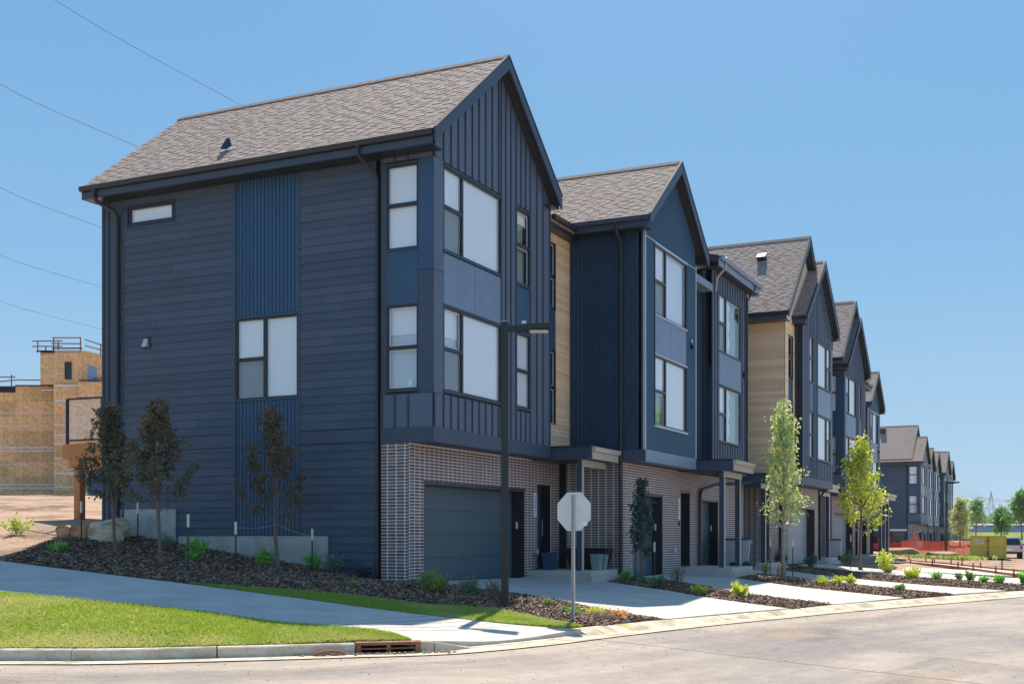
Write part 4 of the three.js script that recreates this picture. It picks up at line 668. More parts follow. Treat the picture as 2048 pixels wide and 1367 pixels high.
// ---------------------------------------------------------------- house type with the narrow ribbed gable (B)
function houseB(o) {
  const W = 5.07, { X, Z0, lod } = o, Zn = Z0 - W, xb = o.xb ?? -24, yg = o.yg ?? 0.55, zf = (s) => Z0 - s, rx = o.recess ?? X - 2.4, bx = o.brickX ?? X - 0.67;
  const h = thing('townhouse', o.label, 'townhouse', V(X, yg, Z0), o.group), F = PX(X), S = PZ(Z0), G = PX(bx), ridge = Z0 - W / 2, ye = 11.07, yr = 13.4, m = (yr - ye) / (W / 2 + 0.47), top = (u) => yr - 0.24 - m * Math.abs(u - ridge);
  const core = mb(); core.box(xb, X - 0.2, 3.97, 10.7, Zn + 0.02, Z0 - 0.1); core.box(xb, bx - 0.5, -0.3, 3.96, Zn + 0.02, Z0 - 0.1); core.prism('x', [[Z0 - 0.1, 10.69], [ridge, yr - 0.3], [Zn + 0.02, 10.69]], xb, X - 0.2); core.build('inner_wall', M.sheath, h);
  const wins = [[8.43, 10.53, 9.46], [5.1, 7.2, 6.14]], WH = wins.map(([a, b]) => hole(zf(0.87), zf(4.03), a, b));
  sheet(F, h, 'front_wall', M.sheath, Zn, Z0, 4.31, 10.7, WH, -0.2, -0.006);
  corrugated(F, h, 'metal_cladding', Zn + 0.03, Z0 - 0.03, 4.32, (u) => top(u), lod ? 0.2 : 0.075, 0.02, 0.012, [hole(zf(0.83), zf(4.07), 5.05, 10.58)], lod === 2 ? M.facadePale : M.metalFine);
  wins.forEach(([a, b, c], i) => pairWin(F, h, zf, 0.87, 4.03, a, b, c, i ? ['blind', 'green', 'blind'] : ['blind', 'screen', 'curtain'], lod, 0.33));
  for (const [y0, y1, a, b] of [[10.532, 10.585, 0.83, 4.07], [8.385, 8.428, 0.83, 4.07], [7.202, 7.245, 0.83, 4.07], [5.04, 5.098, 0.8, 4.12]]) { const q = mb(); F.box(q, zf(a), zf(b), y0, y1, -0.02, 0.05); q.build('window_trim', M.flash, h); }
  for (const s of [0.83, 4.03]) { const q = mb(); F.box(q, zf(s), zf(s + 0.035), 5.1, 10.53, -0.02, 0.036); q.build('window_trim', M.trim, h); }
  for (const [a, b] of [[0.875, 2.44], [2.455, 4.025]]) { const q = mb(); F.box(q, zf(a), zf(b), 7.247, 8.383, -0.005, 0.016); q.build('panel', M.panel, h); }
  for (const z of [Z0, Zn]) { const q = mb(); q.box(X - 0.05, X + 0.03, 4.31, 10.75, z - 0.03, z + 0.03); q.build('corner_trim', M.flash, h); }
  { const q = mb(); F.box(q, Zn + 0.032, Z0 - 0.032, 10.587, 10.615, 0, 0.024); q.build('flashing', M.flash, h); }
  { const q = mb(); F.box(q, Zn, Z0, 3.96, 4.31, -0.3, 0.03); q.build('band_board', M.panel, h); }
  { const q = mb(); q.box(bx - 0.04, X - 0.301, 3.965, 4.0, Zn, Z0 - 0.01); q.build('overhang_soffit', M.trim, h); }
  const wl = wallLamp(F, h, zf(4.55), 8.0).build('wall_lamp', M.frame, h); { const q = mb(); F.box(q, zf(4.48), zf(4.62), 7.94, 8.2, 0.03, 0.05); q.build('lamp_plate', M.flash, wl); }
  // side wall
  sheet(S, h, 'side_wall', M.sheath, rx, X - 0.06, 3.97, 10.72, [], -0.1, -0.01);
  corrugated(S, h, 'metal_cladding', rx, X - 0.03, 3.98, 10.72, lod ? 0.3 : 0.125, 0.042, 0.055, [hole(bx, X, 3.9, 4.31)], M.metal);
  { const q = mb(); S.box(q, bx, X + 0.03, 3.96, 4.31, 0.001, 0.035); q.build('band_board', M.trim, h); }
  brickWall(S, h, rx - 0.1, bx, yg - 0.4, 3.96, [], lod ? 0 : 140, rx, 0.101);
  if (!lod) pipe(h, [[bx - 0.05, 10.95, Z0 + 0.53], [bx - 0.05, 10.7, Z0 + 0.5], [bx - 0.05, 10.45, Z0 + 0.14], [bx - 0.05, 10.2, Z0 + 0.1], [bx - 0.05, 4.6, Z0 + 0.1], [bx - 0.05, 0.6, Z0 + 0.09]], 0.05);
  // ground floor brick front with garage and door
  const ze = o.zEnd ?? Zn, gh = o.gh ?? [hole(zf(0.81), zf(3.65), -0.3, 3.02), hole(zf(5.6), zf(6.66), -0.3, 3.23)];
  brickWall(G, h, ze, Z0, yg - 0.4, 3.96, gh, lod ? 0 : 160, Z0 - 0.2377 * 30);
  gh.forEach((q, i) => {
    const d = mb(); G.box(d, q.u0, q.u1, yg - 0.1, q.y1, -0.42, -0.36); const dd = d.build(i ? 'front_door' : 'garage_door', i ? M.doorDark : (o.doorMat ?? M.door), h);
    if (!i) for (let k = 0; k < 4; k++) { const w = mb(), y0 = yg + k * (3 - yg) / 4; G.box(w, q.u0 + 0.05, q.u1 - 0.05, y0 + 0.009, y0 + (3 - yg) / 4 - 0.009, -0.359, -0.335); w.build('panel', o.doorMat ?? M.door, dd); }
    for (const u of [q.u0 + 0.001, q.u1 - 0.026]) { const j = mb(); G.box(j, u, u + 0.025, yg - 0.1, q.y1 - 0.002, -0.359, -0.002); j.build('jamb', M.doorDark, h); }
    const l = mb(); G.box(l, q.u0 - 0.04, q.u1 + 0.04, q.y1 + 0.001, q.y1 + 0.07, -0.42, 0.012); l.build('lintel', M.gutter, h);
    if (!i) { const k = mb(); k.box(bx - 0.2, bx - 0.26, 1.95, 2.15, q.u0 + 0.026, q.u0 + 0.05); k.build('keypad', M.white, h); }
  });
  gableRoof(h, { x0: xb, x1: X + 0.3, zr: ridge, yr, zs: Z0 + 0.47, zn: Zn - 0.47, ye, nParts: lod ? 0 : 260, xVis: Math.max(xb, X - 7.5), over: 0.5, gutterMat: M.trim });
  h.position.y += o.dy ?? 0; return h;
}
const ROW = 'attached townhouses in the near row';
const hA = houseA({ X: -13.71, Z0: -24.48, lod: 0, side: true, yg: 0.62, vent: true, label: 'nearest dark townhouse on the corner with a tall plank clad side wall', kinds: [['blind', 'screen', 'blind', 'room', 'green'], ['half', 'screen', 'blind', 'blind', 'blind']] });
canopy(hA, { xb: -14.3, xf: -12.45, zs: -31.3, zn: -33.35, yt: 4.28, yg: 0.78, posts: [-31.5] });
const plaque = (parent, P, u, y0, y1) => {
  const c = document.createElement('canvas'); c.width = 64; c.height = 256; const x = c.getContext('2d'); x.fillStyle = '#e9e6ee'; x.fillRect(0, 0, 64, 256); x.fillStyle = '#3a3a40'; x.font = 'bold 46px sans-serif'; x.textAlign = 'center'; ['2', '0', '8', '1'].forEach((d, i) => x.fillText(d, 30, 66 + i * 50));
  const t = new THREE.CanvasTexture(c); t.colorSpace = THREE.SRGBColorSpace; const b = mb(); P.box(b, u - 0.09, u + 0.09, y0, y1, 0.01, 0.03); const p = b.build('address_plaque', M.white, parent);
  const g = mb(); g.quad(P.pt(u + 0.085, y0 + 0.01, 0.032), P.pt(u - 0.085, y0 + 0.01, 0.032), P.pt(u - 0.085, y1 - 0.01, 0.032), P.pt(u + 0.085, y1 - 0.01, 0.032)); g.u = [0, 0, 1, 0, 1, 1, 0, 0, 1, 1, 0, 1]; g.build('lettering', std({ map: t, roughness: 0.5 }), p);
};
plaque(hA, PX(-14.38), -31.65, 2.32, 3.02);
{ const b = mb(); b.tube([[-14.37, 1.3, -31.6], [-14.28, 1.3, -31.6]], 0.05, 10).tube([[-14.28, 1.3, -31.6], [-14.24, 1.3, -31.6]], 0.085, 12); b.build('hose_tap', M.flash, hA); }
const hB = houseB({ X: -11.65, Z0: -33.5, lod: 0, brickX: -12.32, recess: -14.06, zEnd: -41.0, yg: 0.52, label: 'second townhouse with ribbed blue metal side and narrow steep gable' });
canopy(hB, { xb: -12.3, xf: -10.42, zs: -38.75, zn: -41.3, yt: 4.28, yg: 0.72, posts: [-39.0, -41.0] });
plaque(hB, PX(-12.32), -38.85, 2.32, 3.02);
{ const b = mb(); b.tube([[-12.31, 1.28, -38.1], [-12.22, 1.28, -38.1]], 0.04, 10).tube([[-12.22, 1.28, -38.1], [-12.18, 1.28, -38.1]], 0.08, 12); b.build('hose_tap', M.flash, hB); const d = mb(); d.box(-12.31, -12.27, 2.1, 2.26, -38.9, -38.8); d.build('doorbell', M.frame, hB); }
pipe(hB, [[-12.22, 0.6, -41.0], [-12.22, 3.0, -41.0], [-12.22, 3.25, -41.05], [-12.22, 3.4, -41.3], [-12.0, 3.62, -42.2], [-11.0, 3.7, -43.3]], 0.06);
{ // shallow recess between the second and third fronts
  const P = PX(-12.25); sheet(P, hB, 'recess_wall', M.sheath, -41.35, -38.6, 3.98, 10.6, [], -0.3, 0); corrugated(P, hB, 'metal_cladding', -41.35, -38.6, 3.98, 10.6, 0.25, 0.06, 0.03, [], M.metal);
  const q = mb(); q.box(-12.24, -11.78, 10.35, 10.6, -41.1, -38.62); q.build('fascia_board', M.panel, hB); const b2 = mb(); b2.box(-12.3, -11.9, 3.96, 4.3, -41.35, -38.6); b2.build('band_board', M.trim, hB);
}
{ // third house: board and batten front under a low shed roof
  const X = -11.92, Z0 = -41.4, W = 4.88, Zn = Z0 - W, zf = (s) => Z0 - s, F = PX(X), S = PZ(Z0), G = PX(-12.32);
  const h = thing('townhouse', 'third townhouse with battened front and low shed roof over a long gutter', 'townhouse', V(X, 0.5, Z0));
  const core = mb(); core.box(-24, X - 0.2, 3.97, 11.1, Zn + 0.02, Z0 - 0.02); core.box(-24, -12.8, -0.3, 3.96, Zn - 1.0, Z0); core.box(-24, -13.8, -0.3, 10.8, Zn - 3.3, Zn + 0.01); core.build('inner_wall', M.sheath, h);
  const wins = [[8.46, 10.53, 9.5], [5.2, 7.22, 6.2]], WH = wins.map(([a, b]) => hole(zf(0.97), zf(4.0), a, b));
  sheet(F, h, 'front_wall', M.sheath, Zn, Z0, 4.4, 11.25, WH, -0.2, -0.006);
  wins.forEach(([a, b, c], i) => pairWin(F, h, zf, 0.97, 4.0, a, b, c, i ? ['blind', 'screen', 'drawn'] : ['blind', 'screen', 'drawn'], 0, 0.31));
  const us = []; for (let s = 0.03; s < W; s += 0.345) us.push(zf(s)); us.push(zf(W - 0.03));
  battens(F, h, us, 4.42, () => 11.25, [hole(zf(0.95), zf(4.02), 5.12, 10.6)], 0);
  for (const [a, b] of [[0.98, 2.48], [2.495, 3.99]]) { const q = mb(); F.box(q, zf(a), zf(b), 7.26, 8.42, -0.005, 0.018); q.build('panel', M.panel, h); }
  for (const [a, b] of wins) for (const [p, q] of [[a - 0.04, a - 0.002], [b + 0.002, b + 0.04]]) { const k = mb(); F.box(k, zf(0.94), zf(4.03), p, q, -0.02, 0.045); k.build('window_trim', M.trim, h); }
  const sd = mb(); S.box(sd, -12.25, X - 0.001, 3.97, 11.2, -0.1, 0); sd.build('side_wall', M.metal, h);
  const bd = mb(); F.box(bd, Zn, Z0, 4.05, 4.41, -0.3, 0.03); bd.build('band_board', M.trim, h);
  const rf = mb(); rf.hexa([[X + 0.35, 11.36, Zn - 0.6], [X + 0.35, 11.36, Z0 + 0.35], [-16.5, 12.5, Z0 + 0.35], [-16.5, 12.5, Zn - 0.6]], [[X + 0.35, 11.6, Zn - 0.6], [X + 0.35, 11.6, Z0 + 0.35], [-16.5, 12.74, Z0 + 0.35], [-16.5, 12.74, Zn - 0.6]]); rf.build('roof', M.roofDeck, h);
  const fa = mb(); fa.box(X + 0.352, X + 0.38, 11.24, 11.46, Zn - 0.6, Z0 + 0.35); fa.build('fascia_board', M.panel, h); const gu = mb(); gu.prism('z', [[X + 0.383, 11.6], [X + 0.5, 11.6], [X + 0.5, 11.55], [X + 0.47, 11.47], [X + 0.383, 11.47]], Zn - 0.72, Z0 + 0.3); gu.build('gutter', M.panel, h);
  const sf = mb(); sf.box(X + 0.02, X + 0.351, 11.22, 11.24, Zn - 0.6, Z0 + 0.35); sf.build('soffit', M.gutter, h);
  pipe(h, [[X + 0.42, 11.46, Z0 - 0.4], [X + 0.4, 11.3, Z0 - 0.4], [X + 0.1, 10.95, Z0 - 0.35], [X + 0.06, 10.5, Z0 - 0.35]], 0.045, M.litTaupe); pipe(h, [[X + 0.42, 11.46, Zn + 0.25], [X + 0.4, 11.3, Zn + 0.25], [X + 0.08, 10.95, Zn + 0.12], [X + 0.06, 10.2, Zn + 0.1], [X + 0.06, 4.4, Zn + 0.1]], 0.045, M.trim);
  const wl = wallLamp(F, h, zf(4.4), 8.0).build('wall_lamp', M.frame, h);
  const gh = [hole(-41.29, -43.68, -0.3, 3.02)]; brickWall(G, h, -47.4, -41.01, 0.1, 3.96, gh, 0, -47.4);
  const gd = mb(); G.box(gd, -43.68, -41.29, 0.4, 3.02, -0.42, -0.36); const dd = gd.build('garage_door', M.door, h); for (let k = 0; k < 4; k++) { const w = mb(), y0 = 0.5 + k * 0.63; G.box(w, -43.63, -41.34, y0 + 0.009, y0 + 0.621, -0.359, -0.335); w.build('panel', M.door, dd); }
  for (const z of [-43.679, -41.311]) { const j = mb(); G.box(j, z, z + 0.02, 0.4, 3.018, -0.359, -0.002); j.build('jamb', M.doorDark, h); }
  { const k = mb(); k.box(-12.55, -12.6, 1.95, 2.15, -43.65, -43.62); k.build('keypad', M.white, h); const l = mb(); G.box(l, -43.72, -41.25, 3.021, 3.09, -0.42, 0.012); l.build('lintel', M.gutter, h); }
  canopy(h, { xb: -13.2, xf: -11.1, zs: -46.6, zn: -49.4, yt: 4.2, yg: 0.7, posts: [-47.5], stoop: true });
}
{ // fourth house: timber clad block under a high gable
  const X = -11.16, Z0 = -49.6, Zn = -58.2, F = PX(X), S = PZ(Z0), h = thing('townhouse', 'fourth townhouse with tan timber cladding under a high shingled gable', 'townhouse', V(X, 0.5, Z0));
  const core = mb(); core.box(-24, X - 0.2, 3.97, 10.7, Zn, Z0 - 0.2); core.box(-24, X - 0.9, -0.3, 3.96, Zn, Z0 - 0.2); core.build('inner_wall', M.sheath, h);
  planks(S, h, -14.2, X - 0.02, 3.98, 10.75, 0.135, [], [M.wood, M.woodB], 'timber_wall');
  const wh = [hole(-51.1, -50.15, 8.4, 10.2), hole(-51.1, -50.15, 7.2, 8.38), hole(-51.1, -50.15, 5.1, 7.18)];
  planks(F, h, -51.44, Z0, 3.98, 10.75, 0.135, wh, [M.wood, M.woodB], 'timber_wall');
  stackWin(F, h, -51.1, -50.15, 8.4, 10.2, 9.3, ['green', 'green'], 1); stackWin(F, h, -51.1, -50.15, 5.1, 7.18, 6.1, ['green', 'green'], 1); { const q = mb(); F.box(q, -51.1, -50.15, 7.2, 8.38, -0.03, 0.0); q.build('panel', M.panelBlue, h); }
  const gp = mb(); gp.prism('x', [[Z0, 10.76], [Z0, 10.95], [-53.1, 14.45], [-57.4, 10.76]], X - 0.2, X); gp.build('gable_wall', M.wood, h);
  brickWall(S, h, -14.2, X - 0.67, 0.2, 3.96, [], 0, -14.2); brickWall(PX(X - 0.67), h, -51.44, Z0, 0.2, 3.96, [], 0, -51.44);
  const bb = mb(); S.box(bb, -14.2, X + 0.02, 3.965, 3.98, -0.3, 0.03); bb.build('band_board', M.gutter, h);
  const rf = gableRoof(h, { x0: -24, x1: X + 0.3, zr: -53.1, yr: 14.85, zs: -48.85, zn: -57.4, ye: 10.95, nParts: 220, xVis: -21, over: 0.7 });
  for (const x of [-12.7, -14.45]) { const v = mb(), c = (a, b2, n) => { const p = rf.P3(x + a * 0.72, rf.L - 1.5 + b2 * 0.72, n * 0.8); return p; }; v.hexa([c(-0.25, -0.2, 0.02), c(0.25, -0.2, 0.02), c(0.25, 0.3, 0.02), c(-0.25, 0.3, 0.02)], [c(-0.25, -0.2, 0.28), c(0.25, -0.2, 0.28), c(0.25, 0.3, 0.2), c(-0.25, 0.3, 0.2)]); const rv = v.build('roof_vent', M.gutter, h); const t = mb(); t.quad(c(-0.26, -0.21, 0.29), c(0.26, -0.21, 0.29), c(0.26, 0.31, 0.21), c(-0.26, 0.31, 0.21)); t.build('vent_cap', M.white, rv); }
  pipe(h, [[X + 0.12, 10.8, -51.35], [X + 0.08, 10.3, -51.4], [X + 0.06, 4.2, -51.4]], 0.045);
}
const hE = houseA({ X: -10.84, Z0: -51.45, mir: true, lod: 1, xb: -23.9, yg: 0.6, label: 'fifth townhouse, battened gable with narrow window left of the wide one', kinds: [['blind', 'screen', 'blind', 'blind', 'blind'], ['blind', 'screen', 'blind', 'blind', 'blind']], doorMat: M.doorPale });
{ // link between the fifth and sixth fronts
  const q = mb(); ORG = hE.position.clone(); q.box(-24, -13.2, -0.3, 10.6, -66.4, -58.2); q.build('inner_wall', M.metal, hE); brickWall(PX(-12.9), hE, -62.5, -58.25, 0.2, 3.9, [], 0, -62.5);
  canopy(hE, { xb: -13.2, xf: -11.15, zs: -58.5, zn: -61.3, yt: 4.28, yg: 0.7, posts: [-58.75, -61.0] }); pipe(hE, [[-10.95, 4.1, -58.4], [-11.3, 3.85, -58.4], [-11.45, 3.6, -58.4], [-11.45, 0.6, -58.4]], 0.06);
}
const hF = houseA({ X: -11.75, Z0: -66.6, lod: 1, side: true, yg: 0.6, label: 'sixth townhouse with pale window blinds on its shaded side wall', doorMat: M.doorPale });
{ ORG = hF.position.clone(); gableRoof(hF, { x0: -24, x1: -11.6, zr: -69.3, yr: 14.95, zs: -65.2, zn: -73.4, ye: 11.3, nParts: 0, xVis: -20 }); canopy(hF, { xb: -12.9, xf: -10.5, zs: -73.6, zn: -76.8, yt: 4.28, yg: 0.6, posts: [-73.8, -75.2, -76.6], stoop: true }); const q = mb(); q.box(-24, -14, -0.3, 10.4, -83.9, -75.7); q.build('inner_wall', M.metal, hF); }
houseB({ X: -13.25, Z0: -84, lod: 1, yg: 0.5, dy: -0.2, recess: -15.5, label: 'seventh townhouse, narrow gable at the far end of the near row' });
// far row
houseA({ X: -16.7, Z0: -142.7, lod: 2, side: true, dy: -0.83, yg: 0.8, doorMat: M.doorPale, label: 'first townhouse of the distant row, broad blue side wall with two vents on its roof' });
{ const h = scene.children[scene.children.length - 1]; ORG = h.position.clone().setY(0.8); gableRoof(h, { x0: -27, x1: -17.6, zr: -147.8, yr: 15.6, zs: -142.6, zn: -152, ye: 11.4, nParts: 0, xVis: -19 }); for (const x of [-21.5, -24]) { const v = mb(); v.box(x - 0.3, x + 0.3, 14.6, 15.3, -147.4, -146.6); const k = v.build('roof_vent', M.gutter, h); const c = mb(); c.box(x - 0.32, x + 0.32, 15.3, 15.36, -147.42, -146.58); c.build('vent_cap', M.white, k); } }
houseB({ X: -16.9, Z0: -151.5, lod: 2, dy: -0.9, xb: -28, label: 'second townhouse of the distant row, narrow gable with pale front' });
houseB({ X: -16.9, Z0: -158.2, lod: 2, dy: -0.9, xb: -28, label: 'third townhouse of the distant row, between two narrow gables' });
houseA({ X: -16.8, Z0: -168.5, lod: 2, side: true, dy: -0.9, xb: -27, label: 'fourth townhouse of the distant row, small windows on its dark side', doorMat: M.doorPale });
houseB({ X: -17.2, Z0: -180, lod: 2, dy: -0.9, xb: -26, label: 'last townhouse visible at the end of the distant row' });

// ---------------------------------------------------------------- timber deck behind the corner house
{
  const d = thing('timber_deck', 'orange brown timber deck on a post behind the corner townhouse', 'deck', V(-26.3, 2.3, -26));
  const p = mb(); p.box(-26.42, -26.2, 1.9, 3.719, -26.12, -25.9); p.build('post', M.timber, d);
  const b = mb(); b.box(-26.6, -24.02, 3.72, 3.999, -26.15, -25.87); b.build('beam', M.timber, d);
  const r = mb(); r.box(-26.8, -24.02, 4.0, 4.38, -25.9, -25.84); r.box(-26.8, -26.74, 4.0, 4.38, -29.6, -25.901); r.build('rim_board', M.timber, d);
  for (let x = -26.78, i = 0; x < -24.2; x += 0.3, i++) { const j = mb(); j.box(x, x + 0.28, 4.381, 4.42, -29.5, -25.84); j.build('deck_board', M.timber, d); }
  for (const x of [-26.7, -25.35, -24.1]) { const q = mb(); q.box(x - 0.035, x + 0.035, 4.421, 5.74, -25.96, -25.89); q.build('railing_post', M.frame, d); }
  for (const y of [4.5, 5.7]) { const q = mb(); q.box(-26.664, -24.136, y, y + 0.05, -25.955, -25.895); q.build('rail', M.frame, d); }
  for (const [a, c] of [[-26.65, -25.4], [-25.3, -24.15]]) { const q = mb(); q.quad([a, 4.56, -25.925], [c, 4.56, -25.925], [c, 5.69, -25.925], [a, 5.69, -25.925]); q.build('pane', M.glass, d); }
}
// ---------------------------------------------------------------- unfinished sheathed building on the hill
{
  const D = 96, k = D / 2400, th = THREE.MathUtils.degToRad(25.5), c = V(-Math.sin(th) * D, 0, -Math.cos(th) * D);
  const px = (x) => (x - 1024) * k, py = (y) => 1.75 + (1072 - y) * k;
  const h = new THREE.Group(); h.name = numbered('unfinished_building'); h.position.set(c.x - 38 * Math.cos(th), 4.4, c.z + 38 * Math.sin(th)); h.rotation.y = th;
  h.userData = { label: 'unfinished building sheathed in orange strand boards with rooftop guard rails', category: 'building' }; scene.add(h); ORG = V(-38, 4.4, 0);
  const wallB = (name, x0, x1, y0, y1, z, dep) => { const b = mb(); b.box(x0, x1, y0, y1, z - dep, z); return b.build(name, M.sheath, h); };
  // sheets of strand board nailed on each face
  const sheets = (wall, x0, x1, y0, y1, z, holes) => { const pw = 2.44, ph = 1.22; for (let y = y0, r = 0; y < y1 - 0.02; y += ph, r++) for (let x = x0 - (r % 2) * 1.22; x < x1; x += pw) { const b = mb(); for (const [a, c2, p, q] of cells(Math.max(x0, x) + 0.004, Math.min(x1, x + pw) - 0.004, y + 0.004, Math.min(y1, y + ph) - 0.004, holes)) b.box(a, c2, p, q, z, z + 0.015); if (b.p.length) b.build('sheathing_panel', [M.osb, M.osbB, M.osbC][(rnd() * 3) | 0], wall); } };
  const gy = py(1012), main = py(768), stepY = py(781);
  const w1 = wallB('wall', px(-60), px(107), gy, main, -1.2, 12); const h1 = [hole(px(101), px(107), py(905), py(868)), hole(px(100), px(106), py(978), py(944))]; sheets(w1, px(18), px(107), gy, main, -1.2, h1); sheets(w1, px(-60), px(18), gy, stepY, -1.2, []);
  const w2 = wallB('bay_wall', px(107), px(210), gy, py(767), 0, 12); const h2 = [hole(px(170), px(215), gy, py(940))]; sheets(w2, px(107), px(210), gy, py(767), 0, h2);
  const w3 = wallB('tower_wall', px(77), px(161), py(768), py(699), -0.3, 7); const th3 = [hole(px(127), px(140.5), py(757.5), py(722.5))]; sheets(w3, px(77), px(106), main, py(704), -0.3, []); sheets(w3, px(106), px(161), main, py(699), -0.25, th3);
  { const b = mb(); b.hexa([[px(161), py(768), -0.2], [px(205), py(768), -5], [px(205), py(768), -7], [px(161), py(768), -7]], [[px(161), py(699), -0.2], [px(205), py(699), -5], [px(205), py(699), -7], [px(161), py(699), -7]]); b.build('tower_side_wall', M.osbB, h); }
  const pw = wallB('parapet_wall', px(158), px(212), py(795), py(764), 0.4, 5); sheets(pw, px(158), px(212), py(795), py(764), 0.4, []);
  const wn = (x0, x1, y0, y1, z) => { const b = mb(); for (const [a, c2, p, q] of cells(px(x0), px(x1), py(y0), py(y1), [hole(px(x0) + 0.06, px(x1) - 0.06, py(y0) + 0.06, py(y1) - 0.06)])) b.box(a, c2, p, q, z - 0.06, z + 0.05); const w = b.build('window', M.frame, h); const g = mb(); g.box(px(x0) + 0.06, px(x1) - 0.06, py(y0) + 0.06, py(y1) - 0.06, z - 0.05, z - 0.02); g.build('pane', M.darkGlass, w); };
  wn(127, 140.5, 757.5, 722.5, -0.22); wn(101, 107, 905, 868, -1.16); wn(100, 106, 978, 944, -1.16);
  for (const [a, c2] of [[168, 177], [184, 193]]) { const z = (x) => -0.2 - 4.8 * (x - 161) / 44, b = mb(); b.quad([px(a), py(762), z(a) + 0.05], [px(c2), py(762), z(c2) + 0.05], [px(c2), py(726 + (c2 - 168) * 0.2), z(c2) + 0.05], [px(a), py(726 + (a - 168) * 0.2), z(a) + 0.05]); const w = b.build('window', M.paleBlue, h); }
  { const b = mb(); b.box(px(178), px(211), gy, py(951), -0.1, 0.02); b.build('doorway', M.panelBlue, h); const t = mb(); t.box(px(168), px(177), gy, py(946), 0.016, 0.03); t.box(px(168), px(212), py(950), py(943), 0.016, 0.03); t.build('house_wrap', M.tape, h); }
  // pale seam tapes
  const tp = (x0, x1, y, z, w = 2.4) => { const b = mb(); b.box(px(x0), px(x1), py(y + w), py(y), z + 0.016, z + 0.024); b.build('seam_tape', M.tape, h); };
  for (const [a, b2, y, w] of [[-60, 106, 822, 1.6], [-60, 60, 849, 1.4], [-60, 102, 891, 2.6], [-60, 102, 898, 2.2], [-60, 40, 925, 1.2], [-60, 100, 966, 2.4], [-60, 100, 973, 2.6]]) tp(a, b2, y, -1.2, w);
  for (const [y, w] of [[769, 3.4], [799, 3.4], [848, 3], [868, 3], [886, 3], [915, 3], [944, 4], [972, 3]]) tp(107, y < 800 ? (y < 790 ? 156 : 132) : 152, y, 0, w);
  for (const [a, b2, y] of [[79, 106, 749], [79, 106, 778], [106, 125, 745], [106, 161, 706], [78, 106, 711]]) tp(a, b2, y, -0.25, 1.8);
  const edge = (x0, x1, y, z) => { const b = mb(); b.box(px(x0), px(x1), py(y), py(y - 2), z - 0.1, z + 0.1); b.build('roof_edge', M.black, h); };
  edge(-60, 18, 776, -1.15); edge(18, 80, 768, -1.15); edge(71, 106, 702, -0.2); edge(102, 162, 696.5, -0.15); edge(162, 212, 762.5, 0.45);
  const rl = (x0, y0, x1, y1, z) => { const b = mb(); b.tube([[px(x0), py(y0), z], [px(x1), py(y1), z]], 0.05, 6); b.build('guard_rail', M.stakeWood, h); };
  for (const a of [[58, 679.5, 119, 678.5], [57, 690, 118, 689.5], [98, 672.5, 156, 672.5], [96, 684, 157, 684.5], [156, 672.5, 195, 685], [156, 684.5, 195, 695.5], [69, 680, 69, 703], [101, 672, 101, 698], [110, 680, 110, 697], [155, 671, 155, 698], [188, 682, 188, 704], [85, 689, 85, 701], [-20, 762, 30, 757], [-20, 751.5, 24, 751.5], [30, 757.5, 77, 757.5], [16, 747, 16, 770], [165, 752, 205, 749]]) rl(...a, a[0] > 155 ? -1.5 : -0.6);
}
// ---------------------------------------------------------------- boulders by the foundation corner
function rock(x, z, r, sy, mat, label, sx = 1) {
  ORG = V(x, H(x, z) - 0.05, z); const g = new THREE.IcosahedronGeometry(1, 9), a = g.attributes.position, k = rr(0, 90), cuts = [...Array(14)].map(() => [V(gauss(), gauss(), gauss()).normalize(), rr(0.68, 0.92)]);
  for (let i = 0; i < a.count; i++) { const v = V(a.getX(i), a.getY(i), a.getZ(i)), n = Math.sin(v.x * 2.3 + k) * 0.12 + Math.sin(v.y * 3.1 + k * 2) * 0.1 + Math.sin(v.z * 2.7 + k * 3 + v.x * 2) * 0.12 + Math.sin(v.x * 7 + v.y * 6 + k) * 0.035 + Math.sin(v.z * 13 + v.y * 11) * 0.015; v.multiplyScalar(1.08 + n * 0.5); for (const [c, d] of cuts) { const e = v.dot(c) - d; if (e > 0) v.addScaledVector(c, -e * 0.85); } v.multiplyScalar(1 + 0.03 * (NZ2[(Math.round((v.x + 2) * 110) % 512) * 512 + Math.round((v.y + v.z + 4) * 90) % 512] - 0.5)); const q = (t) => Math.sign(t) * Math.pow(Math.abs(t), 0.75); a.setXYZ(i, q(v.x) * r * sx, q(v.y) * r * sy + r * sy * 0.55, q(v.z) * r); }
  g.deleteAttribute('normal'); g.computeVertexNormals(); const uv = g.attributes.uv; for (let i = 0; i < a.count; i++) uv.setXY(i, a.getX(i) + a.getZ(i) * 0.5, a.getY(i));
  const m = new THREE.Mesh(g, mat); m.name = 'boulder'; m.position.copy(ORG); m.castShadow = m.receiveShadow = true; scene.add(m); tag(m, label, 'boulder');
}
rock(-22.3, -22.95, 0.38, 1.05, M.stone, 'largest pale boulder, against the foundation corner', 1.15);
rock(-23.0, -22.85, 0.29, 0.95, M.stoneRed, 'rounded reddish boulder between two paler boulders', 1.1);
rock(-23.65, -22.9, 0.22, 0.85, M.stoneRed, 'small orange block of stone, leftmost of the boulders', 1.2);
rock(-22.75, -23.7, 0.34, 1.1, M.stone, 'tall pale boulder behind the two large ones', 1.2);

